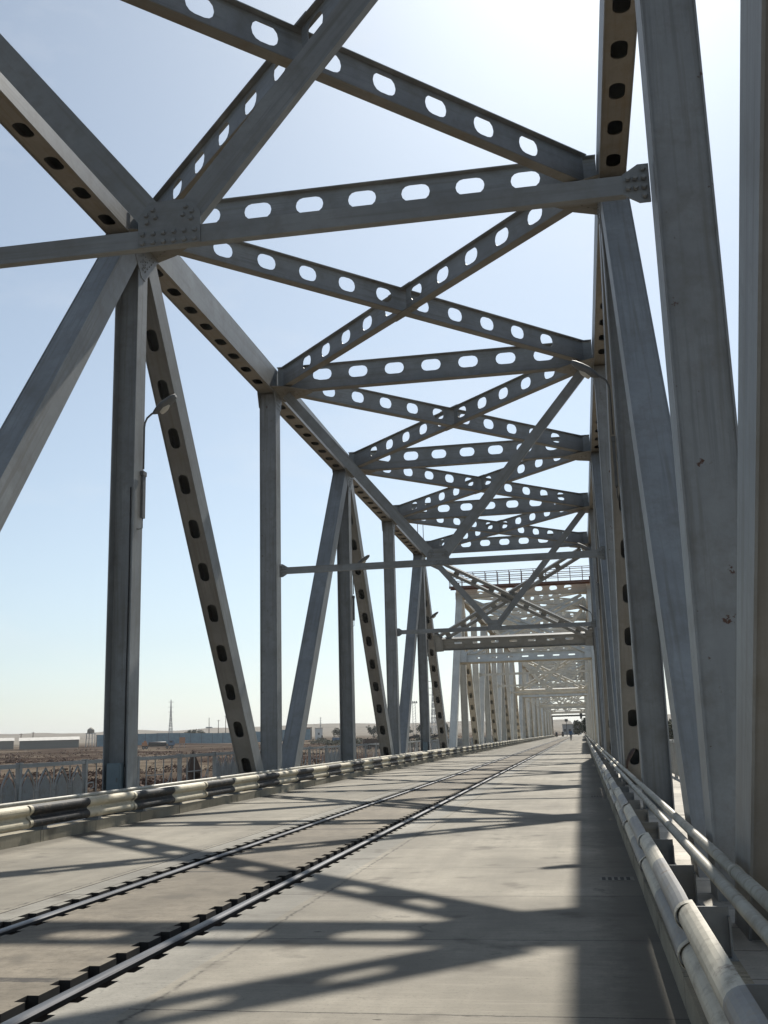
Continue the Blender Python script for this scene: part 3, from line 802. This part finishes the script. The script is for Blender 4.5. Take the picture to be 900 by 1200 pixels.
def terr(x, y):
    r = math.hypot(x, y); az = math.atan2(x, y)
    z = lerp_tab(TAB, r)
    if r > 1200:
        k = min(1, (r-1200)/1200)
        hump = vn(az*7+3, 1.3)*.6 + vn(az*19, 4.2)*.3 + vn(az*47, r/900)*.14
        z = z*(1-k) + k*(z*(.45 + .95*hump))
    if r < 1200:
        amp = min(1, max(0, (r-40)/80))
        z += amp*(vn(x*.05, y*.05)-.5)*.8 + amp*(vn(x*.013+9, y*.013)-.5)*1.0*min(1, r/300)
    # road embankment beyond the bridge
    ye = YD1
    if y > ye-14:
        d = abs(x+3.9); t = max(0, min(1, (d-16)/14)); e = max(0, min(1, (y-ye+14)/12))
        z = z*(1-(1-t)*e) + (-.35)*(1-t)*e
        if d > 16 and r < 700: z = max(z, -3) 
    return z
m = MB()
rs = [0, 12, 25, 40, 55, 70, 85, 100, 115, 130, 145, 160, 180, 200, 220, 245, 270, 300, 320, 335, 350, 370, 390, 405, 415, 425, 440, 460, 490, 520, 560, 610, 700, 850, 1000, 1200, 1500, 1800, 2000, 2200, 2400, 2600, 2800, 3000, 3400, 4200, 6000, 9000, 14000]
NA = 360
azs = []
for k in range(NA): 
    azs.append(-math.pi + 2*math.pi*k/NA)
extra = [R(-30 + .2*k) for k in range(185)]
azs = sorted(set([round(a, 5) for a in azs if not (R(-30) <= a <= R(7))] + [round(a, 5) for a in extra]))
NA = len(azs); vs = [(0, 0, terr(0, 0))]
for r in rs[1:]:
    for a in azs: x, y = r*math.sin(a), r*math.cos(a); vs.append((x, y, terr(x, y)))
fs = [(0, 1+(k+1) % NA, 1+k) for k in range(NA)]
for i in range(len(rs)-2):
    o0 = 1+i*NA; o1 = o0+NA
    fs += [(o0+k, o0+(k+1) % NA, o1+(k+1) % NA, o1+k) for k in range(NA)]
m.add(vs, fs, 0, True)
def ground_mat():
    k = NT('dry_steppe_soil'); v = k.coords(); n1 = k.noise(v, .02, 6, .6); n2 = k.noise(k.coords((.010, .034, .1)), 1.0, 8, .66); n3 = k.noise(v, .6, 6, .7)
    n5 = k.noise(k.coords((.006, .017, .1), loc=(3.1, 1.7, 0)), 1.0, 6, .6)
    c = k.ramp(n1, [(.3, (.062, .047, .038)), (.7, (.115, .092, .070))])
    c = k.mix(k.ramp(n2, [(.45, 0.0), (.54, .9)]), c, (.036, .024, .020))
    c = k.mix(k.ramp(n5, [(.52, 0.0), (.58, .75)]), c, (.165, .137, .104))
    c = k.mix(k.ramp(n3, [(.55, 0.0), (.70, .6)]), c, (.06, .045, .034))
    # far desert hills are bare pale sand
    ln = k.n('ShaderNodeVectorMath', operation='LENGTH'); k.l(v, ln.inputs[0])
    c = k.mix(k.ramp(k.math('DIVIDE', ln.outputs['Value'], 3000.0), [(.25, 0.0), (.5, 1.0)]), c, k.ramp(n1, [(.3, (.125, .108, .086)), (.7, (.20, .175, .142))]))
    k.bump(n3, .6, .3); return k.done(c, 1.0, 0, 0.0)
SOIL = ground_mat()
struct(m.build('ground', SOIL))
# road beyond the bridge
m = MB(); m.box((KL-.3, YD1+.02, -.3), (KR+.3, YD1+520, -.006)); struct(m.build('road', LANE))

# ------------------------------------------------------------------ bushes, trees
def leaf_mat(name, a, b):
    k = NT(name); oi = k.n('ShaderNodeObjectInfo'); n = k.noise(k.coords(), 1.3, 3)
    c = k.ramp(n, [(.3, a), (.7, b)]); return k.done(c, .8, 0, .2)
LEAF = leaf_mat('dark_foliage', (.030,.040,.022), (.075,.085,.048)); SCRUB = leaf_mat('dry_scrub', (.07,.04,.028), (.17,.10,.07)); SAGE = leaf_mat('grey_green_scrub', (.06,.062,.035), (.13,.125,.08))
BARK = plain('bark', (.09,.07,.05), .9)
def clump(mb, c, rad, n, size, mi=0, flat=1.0):
    for _ in range(n):
        d = Vector((random.gauss(0,1), random.gauss(0,1), random.gauss(0,1))).normalized()*rad*random.random()**.45
        p = Vector(c) + Vector((d.x, d.y, d.z*flat))
        a = Vector((random.gauss(0,1), random.gauss(0,1), random.gauss(0,1))).normalized(); b = a.orthogonal().normalized()
        s = size*random.uniform(.6, 1.3); e = a.cross(b)
        mb.add([p-b*s-e*s*.5, p+b*s*.2-e*s*.7, p+b*s+e*s*.4, p-b*s*.3+e*s*.6], [(0,1,2,3)], mi)
def tree(x, y, h, wd, lab, mat=LEAF, n=1500, group=None, slim=False):
    z = terr(x, y); t = thing('tree', lab, 'tree', (x, y, z), random.uniform(0, 6), group)
    m = MB(); m.path([(0,0,-.3), (.02*h,0,h*.25), (0,.02*h,h*.55), (.01*h,0,h*.85)], [h*.025, h*.02, h*.012, h*.004], 7)
    tips = []
    for k in range(9):
        an = k*2.4; zz = h*(.10+.065*k); L = wd*.5*(1-.35*k/9)
        tip = (math.cos(an)*L*.7, math.sin(an)*L*.7, zz+L*.6); tips.append((tip, L))
        m.path([(0,0,zz), (tip[0]*.5, tip[1]*.5, zz+L*.25), tip], [h*.009, h*.006, h*.003], 5)
    m.build('trunk', BARK, t)
    m = MB()
    for tip, L in tips:
        for q in range(3):
            c = (tip[0]+random.gauss(0,L*.22), tip[1]+random.gauss(0,L*.22), tip[2]+random.gauss(0,L*.2)); clump(m, c, L*random.uniform(.36,.58), n//27, h*.048, 0, .8)
    m.build('crown', mat, t); return t
def bush(x, y, h, wd, lab, mat=SCRUB, n=260, group=None, zoff=0):
    m = MB()
    for q in range(6): clump(m, (random.gauss(0, wd*.25), random.gauss(0, wd*.22), h*random.uniform(.25,.62)), h*.36, n//6, h*.085, 0, .8)
    for q in range(8): m.path([(0,0,-.1), (random.gauss(0,wd*.2), random.gauss(0,wd*.2), h*.6)], [.02*h, .008*h], 4)
    o = m.build('bush', mat, None, (x, y, terr(x, y)+zoff)); return tag(o, lab, 'bush', group)
def pol(azdeg, r): return (r*math.sin(R(azdeg)), r*math.cos(R(azdeg)))

# ------------------------------------------------------------------ far buildings and things on the left bank
def corr(name, col, rough=.6):
    k = NT(name); v = k.coords(); n = k.noise(v, .5, 5, .6)
    wv = k.n('ShaderNodeTexWave', wave_type='BANDS', bands_direction='X'); wv.inputs['Scale'].default_value = 1.6; k.l(v, wv.inputs['Vector'])
    c = k.ramp(n, [(.3, tuple(x*.8 for x in col)), (.7, tuple(x*1.15 for x in col))])
    k.bump(wv.outputs['Fac'], .6, .05); return k.done(c, rough)
BLUE = corr('blue_corrugated_metal', (.14, .25, .31)); WHITE_W = plain('whitewashed_wall', (.22, .207, .18), .9); ROOF = corr('pale_metal_roof', (.42, .40, .36), .6)
DARK = plain('dark_paint', (.035, .034, .032), .6); ORANGE = plain('orange_paint', (.45, .20, .09), .6); TYRE = plain('tyre_rubber', (.02,.02,.02), .9)
GLASS = plain('dark_window_glass', (.03,.035,.04), .2); TIMBER = plain('dark_brown_timber', (.055,.034,.024), .85); GALV = plain('galvanised_steel', (.36,.36,.35), .5)
CONC = plain('stained_concrete', (.36,.33,.28), .9); BLUEB = plain('blue_container_paint', (.10,.17,.26), .6)
def face_rz(az): return -R(az)          # local y points away from the bridge, x to the right
def warehouse(az, r, L, lab, dz=0):
    x, y = pol(az, r); z = terr(x, y)-.2
    t = thing('warehouse', lab, 'warehouse', (x, y, z), face_rz(az), 'long low warehouses')
    m = MB(); m.box((-L/2, 0, -.5), (L/2, 12, 4.2)); m.prism([(0,4.201),(12,4.201),(6,5.55)], (-L/2, 0, 0), (0,1,0), (0,0,1), L); m.build('wall', WHITE_W, t)
    m = MB()
    for s in (0, 1):
        a_, b_ = ((-.5, 4.12), (6, 5.66)) if s == 0 else ((6, 5.66), (12.5, 4.12))
        m.add([(-L/2-.4, a_[0], a_[1]), (L/2+.4, a_[0], a_[1]), (L/2+.4, b_[0], b_[1]), (-L/2-.4, b_[0], b_[1]), (-L/2-.4, a_[0], a_[1]+.12), (L/2+.4, a_[0], a_[1]+.12), (L/2+.4, b_[0], b_[1]+.12), (-L/2-.4, b_[0], b_[1]+.12)],
              [(0,3,2,1),(4,5,6,7),(0,1,5,4),(2,3,7,6),(1,2,6,5),(3,0,4,7)])
    m.build('roof', ROOF, t)
    m = MB(); m.box((L/2+.002, 4, 0), (L/2+.08, 8, 3.4)); m.build('door', DARK, t)
    return t
warehouse(-27.55, 560, 28, 'long low whitewashed warehouse with a pale roof, right of two')
warehouse(-31.0, 590, 36, 'long low whitewashed warehouse cut by the left edge of the photo')
# water tower
x, y = pol(-25.55, 556); t = thing('water_tower', 'small water tower on legs between the warehouse and the blue wall', 'water tower', (x, y, terr(x, y)-.2))
for sx in (-1, 1):
    for sy in (-1, 1):
        m = MB(); m.obox((sx*1.7, sy*1.7, -.5), (sx*1.5, sy*1.5, 6.6), .3, .3, (0,1,0)); m.build('leg', GALV, t)
m = MB()
for z in (2.2, 4.5):
    for sx in (-1, 1): m.obox((sx*1.62, -1.62, z), (sx*1.62, 1.62, z), .15, .15); m.obox((-1.62, sx*1.62, z), (1.62, sx*1.62, z), .15, .15)
m.box((-1.9, -1.9, 6.6), (1.9, 1.9, 6.9)); m.build('frame', GALV, t)
m = MB(); m.tube((0,0,6.9), (0,0,8.3), 1.75, n=14); m.path([(0,0,8.3),(0,0,8.8),(0,0,9.3),(0,0,9.8)], [1.75,1.5,.9,.15], 14); m.build('tank', CONC, t)
# blue wall
A0, A1 = Vector(pol(-25.25, 562)), Vector(pol(-14.3, 640)); dv = (A1-A0); n = 20
t = thing('blue_metal_wall', 'long blue corrugated metal wall along the far field', 'wall', (A0.x, A0.y, terr(*A0)-.3), math.atan2(dv.y, dv.x))
for k in range(n):
    L = dv.length/n; px = A0 + dv*((k+.5)/n); dz = terr(*px) - terr(*A0)
    m = MB(); m.box((L*k+.06, -.12, -1+dz), (L*(k+1)-.06, .12, 5.9+dz + (.12 if k % 4 == 1 else 0))); m.build('panel', BLUE, t)
    m = MB(); m.box((L*k-.055, -.2, -1+dz), (L*k+.055, .2, 6.05+dz)); m.build('post', DARK, t)
# pylons and masts
def pylon(az, r, h, lab, base=.09):
    x, y = pol(az, r); t = thing('lattice_pylon', lab, 'pylon', (x, y, terr(x, y)-1), face_rz(az)+.4, 'lattice pylons')
    b = h*base; wd = lambda z: b*(1-z/h)**1.25 + h*.008
    th = max(.28, h*.009)
    for sx in (-1, 1):
        for sy in (-1, 1):
            m = MB(); m.path([(sx*wd(z)*.5*1, sy*wd(z)*.5, z) for z in [h*q/6 for q in range(7)]], th*.6, 4); m.build('leg', GALV, t)
    m = MB(); zs = [h*q for q in (0,.18,.33,.46,.57,.67,.76,.84,.91,1)]
    for a_, c_ in zip(zs[:-1], zs[1:]):
        for i in range(4):
            q = [(-1,-1),(1,-1),(1,1),(-1,1)][i]; q2 = [(-1,-1),(1,-1),(1,1),(-1,1)][(i+1) % 4]
            m.obox((q[0]*wd(a_)/2, q[1]*wd(a_)/2, a_), (q2[0]*wd(c_)/2, q2[1]*wd(c_)/2, c_-.01), th*.7, th*.7, (.3,.2,1))
            m.obox((q2[0]*wd(a_)/2, q2[1]*wd(a_)/2, a_), (q[0]*wd(c_)/2, q[1]*wd(c_)/2, c_-.01), th*.7, th*.7, (.3,.2,1))
    m.build('bracing', GALV, t)
    for z in (.70, .82, .94):
        m = MB(); m.obox((-h*.075, 0, h*z), (h*.075, 0, h*z), th, th); m.build('cross_arm', GALV, t)
pylon(-21.55, 1400, 52, 'tall lattice pylon above the blue wall'); pylon(-7.75, 1150, 60, 'lattice pylon behind the far slotted left diagonals'); pylon(-13.75, 1300, 24, 'short lattice mast above the white buildings', .05)
def pole(az, r, h, lab, arm=False):
    x, y = pol(az, r); t = thing('utility_pole', lab, 'pole', (x, y, terr(x, y)-.5), face_rz(az), 'poles beyond the field')
    m = MB(); m.tube((0,0,0), (0,0,h), .26, .18, 7); m.build('shaft', TIMBER, t)
    m = MB(); z = h*.62 if arm else h-.5; m.obox((-1.9 if arm else -.9, 0, z), (1.9 if arm else .9, 0, z), .7 if arm else .16, .7 if arm else .16); m.build('crossarm', GALV if arm else TIMBER, t)
pole(-28.92, 600, 8.5, 'pole behind the warehouse roof, left of a close pair'); pole(-28.35, 600, 9, 'pole behind the warehouse roof, right of a close pair')
pole(-19.58, 640, 15, 'pole with a fat cross arm above the blue wall', True); pole(-19.1, 640, 13.5, 'plain pole next to the one with the fat cross arm'); pole(-18.72, 640, 16, 'tallest plain pole, beside the slotted diagonal')
# floodlight mast
x, y = pol(-8.78, 600); t = thing('floodlight_mast', 'twin-legged floodlight mast between the far left posts', 'mast', (x, y, terr(x, y)-.5), face_rz(-8.8))
for s in (-1, 1):
    m = MB(); m.tube((s*.9, 0, 0), (s*.75, 0, 19), .17, .13, 6); m.build('leg', GALV, t)
m = MB()
for k in range(12): m.obox((-.85, 0, 1.5*k+.6), (.85, 0, 1.5*k+1.9), .1, .1); 
m.build('bracing', GALV, t)
m = MB(); m.box((-2.1, -.3, 19), (2.1, .3, 19.4)); m.build('platform', GALV, t)
for s in (-1.5, -.5, .5, 1.5):
    m = MB(); m.box((s-.35, -.4, 19.4), (s+.35, .2, 20.2)); m.build('floodlight', GALV, t)
# parked tanker truck
x, y = pol(-22.2, 425); t = thing('tanker_truck', 'dark tanker truck parked in front of the blue wall', 'truck', (x, y, terr(x, y)+.05), face_rz(-22.2))
m = MB(); m.box((-6.0, -1, .85), (6.2, 1, 1.2)); m.build('chassis', DARK, t)
m = MB(); m.path([(-3.4,0,1.85),(-3.3,0,1.85),(3.2,0,1.85),(3.3,0,1.85)], [.55,.85,.85,.55], 14); m.build('tank', DARK, t)
m = MB(); m.prism([(4.0,1.2),(6.4,1.2),(6.4,2.2),(5.9,3.1),(4.0,3.1)], (0, 1.15, 0), (1,0,0), (0,0,1), 2.3); cab = m.build('cab', BLUEB, t)
m = MB(); m.box((4.5, -1.19, 2.2), (5.6, -1.152, 2.9)); m.build('window', GLASS, cab)
m = MB(); m.box((-5.9, -1.1, 1.2), (-3.9, 1.1, 2.5)); m.box((-5.2,-.8,2.5),(-4.2,.8,3.1)); m.build('rear_box', ORANGE, t)
for xx in (-5.2, -4.1, 3.6, 5.4):
    for s in (-1, 1):
        m = MB(); m.tube((xx, s*.75, .5), (xx, s*1.12, .5), .52, n=14); wh = m.build('wheel', TYRE, t)
        m = MB(); m.tube((xx, s*1.121, .5), (xx, s*1.14, .5), .24, n=10); m.build('rim', GALV, wh)
# orange tank on legs
x, y = pol(-20.95, 500); t = thing('raised_tank', 'orange rectangular tank on legs by the blue wall', 'tank', (x, y, terr(x, y)-.1), face_rz(-20.9))
m = MB(); m.box((-1.3,-1,2.0), (1.3,1,4.6)); m.build('tank', ORANGE, t)
for sx in (-1, 1):
    for sy in (-.8, .8):
        m = MB(); m.box((sx-.1, sy-.1, -.5), (sx+.1, sy+.1, 1.999)); m.build('leg', GALV, t)
# sentry hut with pointed roof
x, y = pol(-20.38, 96); zt = terr(x, y); t = thing('sentry_hut', 'narrow dark brown hut with a steep pointed roof beyond the left railing', 'hut', (x, y, zt-.1), face_rz(-20.6)+.3); t.scale = (.78, .78, 1)
m = MB()
for s in (-1, 1): m.box((s*.62-.03 if s > 0 else -.65, -.6, 0), (.65 if s > 0 else -.59, .6, 2.0))
m.box((-.588, .54, 0), (.588, .6, 2.0)); m.box((-.588, -.6, 0), (-.3, -.54, 2.0)); m.build('wall', TIMBER, t)
m = MB(); m.add([(-.82,-.8,1.95),(.82,-.8,1.95),(.82,.8,1.95),(-.82,.8,1.95),(-.05,-.05,3.75),(.05,-.05,3.75),(.05,.05,3.75),(-.05,.05,3.75)], [(3,2,1,0),(4,5,6,7),(0,1,5,4),(1,2,6,5),(2,3,7,6),(3,0,4,7)]); m.build('roof', TIMBER, t)
m = MB(); m.box((-.28, -.52, .2), (.2, -.48, 1.1)); m.build('door_board', plain('yellowed_board', (.40,.31,.17), .8), t)
# white buildings, container, wagon
def block(az, r, wd, dp, h, lab, mat, wins=3, band=None):
    x, y = pol(az, r); t = thing('building', lab, 'building', (x, y, terr(x, y)-.3), face_rz(az))
    m = MB(); m.box((-wd/2, 0, -.5), (wd/2, dp, h)); m.build('wall', mat, t)
    m = MB(); m.box((-wd/2-.2, -.2, h+.001), (wd/2+.2, dp+.2, h+.3)); m.build('roof', CONC if band is None else band, t)
    for k in range(wins):
        xx = -wd/2 + wd*(k+.5)/wins; m = MB(); m.box((xx-.5, -.06, h*.4), (xx+.5, -.002, h*.4+1.2)); m.build('window', GLASS, t)
    m = MB(); m.box((wd*.32, -.07, 0), (wd*.32+.9, -.003, 2.1)); m.build('door', DARK, t)
block(-14.75, 690, 13, 8, 7.5, 'wide pale building with a reddish roof at the end of the blue wall', WHITE_W, 4, plain('reddish_roof', (.33,.17,.13), .8))
block(-13.85, 640, 4.5, 6, 6.2, 'narrow white building right of the blue wall', plain('bright_white_wall', (.68,.67,.64), .9), 1)
block(-.55, 500, 8.5, 8, 5.2, 'grey flat building beyond the far end of the bridge', plain('grey_rendered_wall', (.30,.30,.30), .9), 4)
def container(az, r, lab, mat, L=6, H=2.5):
    x, y = pol(az, r); t = thing('container', lab, 'container', (x, y, terr(x, y)-.05), face_rz(az))
    m = MB(); m.box((-L/2, 0, .15), (L/2, 2.4, H)); m.build('body', mat, t)
    for xx in (-L/2+.1, 0, L/2-.1):
        m = MB(); m.box((xx-.08, -.06, .1), (xx+.08, -.002, H+.03)); m.build('rib', DARK, t)
    m = MB(); m.box((L/2+.002, .2, .2), (L/2+.06, 2.2, H-.1)); m.build('door', mat, t)
container(-12.95, 470, 'small blue container in the scrub near the trees', BLUEB, 3.4)
container(-12.4, 480, 'long blue container behind the scrub, right of the small one', BLUEB, 6)
x, y = pol(-11.0, 330); t = thing('rail_wagon', 'dark rail wagon standing among the scrub on the left bank', 'wagon', (x, y, terr(x, y)+.1), face_rz(-11)+.15)
m = MB(); m.box((-3.0, -1.3, .9), (3.0, 1.3, 3.0)); m.box((-3.1,-1.35,3.0),(3.1,1.35,3.1)); m.build('body', TIMBER, t)
m = MB(); m.box((-3.3, -1, .6), (3.3, 1, .898)); m.build('chassis', DARK, t)
for xx in (-2.2, -1.1, 1.1, 2.2):
    for s in (-1, 1):
        m = MB(); m.tube((xx, s*.7, .42), (xx, s*.85, .42), .45, n=12); m.build('wheel', DARK, t)
for k in range(5):
    x, y = pol(-8.95 + .16*k, 245 + (k % 2)*6); m = MB(); m.tube((0,0,-.3), (.03,0,2.1+.15*(k % 3)), .17, .14, 7); m.box((-.26,-.26,1.75), (.26,.26,1.95))
    tag(m.build('timber_post', DARK, None, (x, y, terr(x, y))), 'squat black timber post in a tight cluster beyond the left posts', 'post', 'black timber posts beyond the railing')
for az, lab in ((-9.05, 'sloping dark beam on trestles, left of the far left post'), (-7.9, 'sloping dark beam on trestles, right of the far left post')):
    x, y = pol(az, 285); t = thing('trestle_beam', lab, 'beam', (x, y, terr(x, y)), face_rz(az))
    m = MB(); m.obox((-2.6,0,2.7), (2.6,0,3.6), .4, .6); m.build('beam', DARK, t)
    for s, zz in ((-2.2, 2.45), (2.2, 3.2)):
        m = MB(); m.obox((s,-.6,-.2), (s,0,zz), .15, .15, (1,0,0)); m.obox((s,.6,-.2), (s,.0,zz-.01), .15, .15, (1,0,0)); m.build('trestle', DARK, t)
# gantry at the far end
gy = YD1 + 6; t = thing('height_gantry', 'dark height gantry across the road at the far end', 'gantry', (-3.9, gy, 0))
m = MB(); m.box((-5.3, -.2, 6.0), (5.2, .2, 6.5)); m.build('crossbeam', DARK, t)
for s in (-5.2, 5.05):
    m = MB(); m.box((s-.15, -.15, -1), (s+.15, .15, 5.999)); m.build('column', DARK, t)
m = MB(); m.box((3.2, -.35, 6.501), (4.1, .35, 7.6)); m.box((3.3, -.3, 5.2), (4.0, .3, 5.999)); m.build('signal_box', DARK, t)
t = thing('light_pole', 'slim pole with a box lamp left of the far road end', 'pole', (-7.6+2.6, gy+10, -.3))
m = MB(); m.tube((0,0,0), (0,0,5.6), .12, .09, 8); m.build('shaft', DARK, t)
m = MB(); m.box((-.5,-.25,4.9), (.5,.25,5.7)); m.build('lamp_box', DARK, t)
for x, lab in ((-8.0, 'dark barrel-shaped bollard at the left kerb of the far road end'), (-6.1, 'dark barrel-shaped bollard beside the rails at the far road end')):
    m = MB(); m.path([(0,0,0),(0,0,.1),(0,0,.9),(0,0,1.4),(0,0,1.5)], [.3,.36,.36,.3,.1], 10); tag(m.build('bollard', DARK, None, (x, YD1+3, -.004)), lab, 'bollard', 'bollards at the far road end')
# trees
for az, r, h, wd, lab in ((-.22, 400, 6.5, 4.2, 'dark bushy tree right of the road beyond the bridge, left of two'), (.16, 410, 7.2, 5, 'dark bushy tree right of the road beyond the bridge, right of two'),
        (4.1, 190, 6.4, 4.2, 'dark tree seen between the right posts, left of two'), (5.3, 200, 7.5, 4.5, 'dark tree seen between the right posts, right of two'),
        (-12.75, 560, 6.5, 7, 'dark tree above the scrub, leftmost of the row right of the white building'), (-12.2, 575, 5.6, 6, 'low dark tree second from the left in the row above the scrub'),
        (-10.95, 580, 7.5, 7, 'round dark tree above the rail wagon'), (-10.3, 600, 6.5, 6, 'dark tree between the wagon and the far slotted diagonal'),
        (-9.25, 520, 7.5, 6, 'dark tree left of the floodlight mast'), (-8.3, 530, 8, 6.5, 'dark tree right of the floodlight mast'), (-7.2, 520, 7, 6, 'dark tree behind the inclined end post'),
        (-20.1, 640, 8.2, 8, 'dark tree top showing over the blue wall beside the poles'), (-20.6, 650, 7.6, 8, 'dark tree top showing over the blue wall, left of the other')):
    x, y = pol(az, r); tree(x, y, h, wd, lab, LEAF, 900, 'trees on the horizon')
# scrub band near the white buildings and single dry bushes
random.seed(11)
m = MB()
for k in range(240):
    az = random.uniform(-14.2, -7); r = random.uniform(340, 540); x, y = pol(az, r); h = random.uniform(.8, 2.4); clump(m, (x, y, terr(x, y)+h*.35), h*.8, 22, h*.2, 0, .6)
o = m.build('scrub', SAGE); o['kind'] = 'stuff'; tag(o, 'grey-green scrub spread below the tree row', 'scrub')
m = MB()
for k in range(900):
    r = random.uniform(60, 430); x, y = pol(random.uniform(-31, -9), r); h = random.uniform(.15, .5) * (1 if r < 200 else 1.4); clump(m, (x, y, terr(x, y)+h*.3), h*1.3, 12, h*.3, 0, .5)
for r0, r1, cnt in ((104, 122, 260), (150, 165, 200), (235, 262, 260), (330, 360, 220)):
    for k in range(cnt):
        az = random.uniform(-31, -14); q = vn(az*1.3 + r0, .5); r = random.uniform(r0, r1) + 8*q; x, y = pol(az, r)
        h = random.uniform(.25, .75)*(.4 + 1.2*q); clump(m, (x, y, terr(x, y)+h*.35), h*1.5, 16, h*.28, 0, .5)
o = m.build('dry_tufts', SCRUB); o['kind'] = 'stuff'; tag(o, 'low dry tufts scattered over the brown field', 'dry plants')
for az, r, h, wd, lab in ((-26.75, 118, 1.9, 2.0, 'round reddish dry bush beyond the left railing, left of the nearest post'), (-25.9, 112, 1.3, 2.6, 'low reddish bush between the round one and the nearest left post'),
        (-25.3, 108, 1.5, 2.4, 'reddish bush half hidden by the nearest left post'), (-28.9, 116, 1.5, 3.2, 'dry bush behind the pointed arches at the left edge'), (-28.0, 120, 1.3, 2.6, 'dry bush behind the second pointed arch from the left edge'),
        (-22.6, 104, 1.3, 2.8, 'dark bush beyond the open railing, right of the nearest left post'), (-21.4, 100, 1.5, 2.4, 'dark bush beside the pointed hut')):
    x, y = pol(az, r); bush(x, y, h, wd, lab, SCRUB, 300, 'bushes beyond the left railing')

# ------------------------------------------------------------------ person
def person(x, y, z, rz, lab):
    J = {'pel':((0,0,.98),.15),'abd':((0,.01,1.14),.15),'chest':((0,.01,1.36),.17),'neck':((0,.02,1.53),.06),'jaw':((0,.0,1.60),.075),'head':((0,.01,1.70),.10),'crown':((0,.015,1.78),.07),
         'shL':((-.19,.01,1.46),.075),'elL':((-.25,.05,1.18),.05),'wrL':((-.25,-.08,.96),.038),'haL':((-.25,-.12,.88),.035),
         'shR':((.19,.01,1.46),.075),'elR':((.25,.08,1.18),.05),'wrR':((.26,.05,.94),.038),'haR':((.26,.03,.85),.035),
         'hiL':((-.10,0,.92),.10),'knL':((-.11,-.14,.52),.07),'anL':((-.11,-.06,.09),.05),'toL':((-.12,-.24,.04),.04),
         'hiR':((.10,0,.92),.10),'knR':((.11,.04,.50),.07),'anR':((.11,.26,.12),.05),'toR':((.12,.12,.04),.04)}
    E_ = [('pel','abd'),('abd','chest'),('chest','neck'),('neck','jaw'),('jaw','head'),('head','crown'),('chest','shL'),('shL','elL'),('elL','wrL'),('wrL','haL'),('chest','shR'),('shR','elR'),('elR','wrR'),('wrR','haR'),
          ('pel','hiL'),('hiL','knL'),('knL','anL'),('anL','toL'),('pel','hiR'),('hiR','knR'),('knR','anR'),('anR','toR')]
    ks = list(J); me = bpy.data.meshes.new('person_skeleton'); me.from_pydata([J[k][0] for k in ks], [(ks.index(a_), ks.index(b_)) for a_, b_ in E_], [])
    o = bpy.data.objects.new('person_skeleton', me); COL.objects.link(o)
    sk = o.modifiers.new('skin', 'SKIN'); sk.use_smooth_shade = True
    for i, k in enumerate(ks):
        v = me.skin_vertices[0].data[i]; v.radius = (J[k][1],)*2; v.use_root = (k == 'pel')
    o.modifiers.new('sub', 'SUBSURF').levels = 1
    dg = bpy.context.evaluated_depsgraph_get(); em = bpy.data.meshes.new_from_object(o.evaluated_get(dg)); bpy.data.objects.remove(o)
    SK = plain('skin', (.28,.17,.11), .6); TOP = plain('blue_jacket_cloth', (.035,.085,.17), .9); TRO = plain('dark_trouser_cloth', (.03,.03,.035), .9)
    em.materials.clear()
    for mt in (SK, TOP, TRO): em.materials.append(mt)
    for p in em.polygons:
        c = p.center; p.material_index = 2 if c.z < .95 and abs(c.x) < .2 else (1 if c.z < 1.52 and c.z > .93 else 0)
    b = put(em, 'person', None, Matrix.Translation((x, y, z)) @ Matrix.Rotation(rz, 4, 'Z')); tag(b, lab, 'person')
    m = MB(); rings = []
    for k, (zz, rr) in enumerate(((1.66,.104),(1.73,.112),(1.79,.09),(1.82,.03))): rings.append([(rr*math.cos(2*math.pi*q/10), .03+rr*math.sin(2*math.pi*q/10), zz) for q in range(10)])
    vs = [q for r0 in rings for q in r0]; m.add(vs, [(i*10+q, i*10+(q+1) % 10, i*10+10+(q+1) % 10, i*10+10+q) for i in range(3) for q in range(10)] + [tuple(range(30,40)), tuple(range(9,-1,-1))], 0, True)
    m.build('hair', DARK, b)
person(-1.95, 178, 0.0, .2, 'person in a blue jacket and dark trousers walking far down the right lane')

# ------------------------------------------------------------------ dusty air
m = MB(); m.box((-15000, -15000, -6), (15000, 15000, 90)); hz = m.mesh('haze', [])
hm = bpy.data.materials.new('dusty_air'); hm.use_nodes = True; nt = hm.node_tree; nt.nodes.clear()
out = nt.nodes.new('ShaderNodeOutputMaterial'); pv = nt.nodes.new('ShaderNodeVolumePrincipled')
pv.inputs['Color'].default_value = (.86, .88, .90, 1); pv.inputs['Density'].default_value = .00011; pv.inputs['Anisotropy'].default_value = .3
nt.links.new(pv.outputs[0], out.inputs['Volume']); hz.materials.append(hm)
o = put(hz, 'haze'); o['kind'] = 'stuff'; tag(o, 'thin dusty air over the whole scene', 'haze')
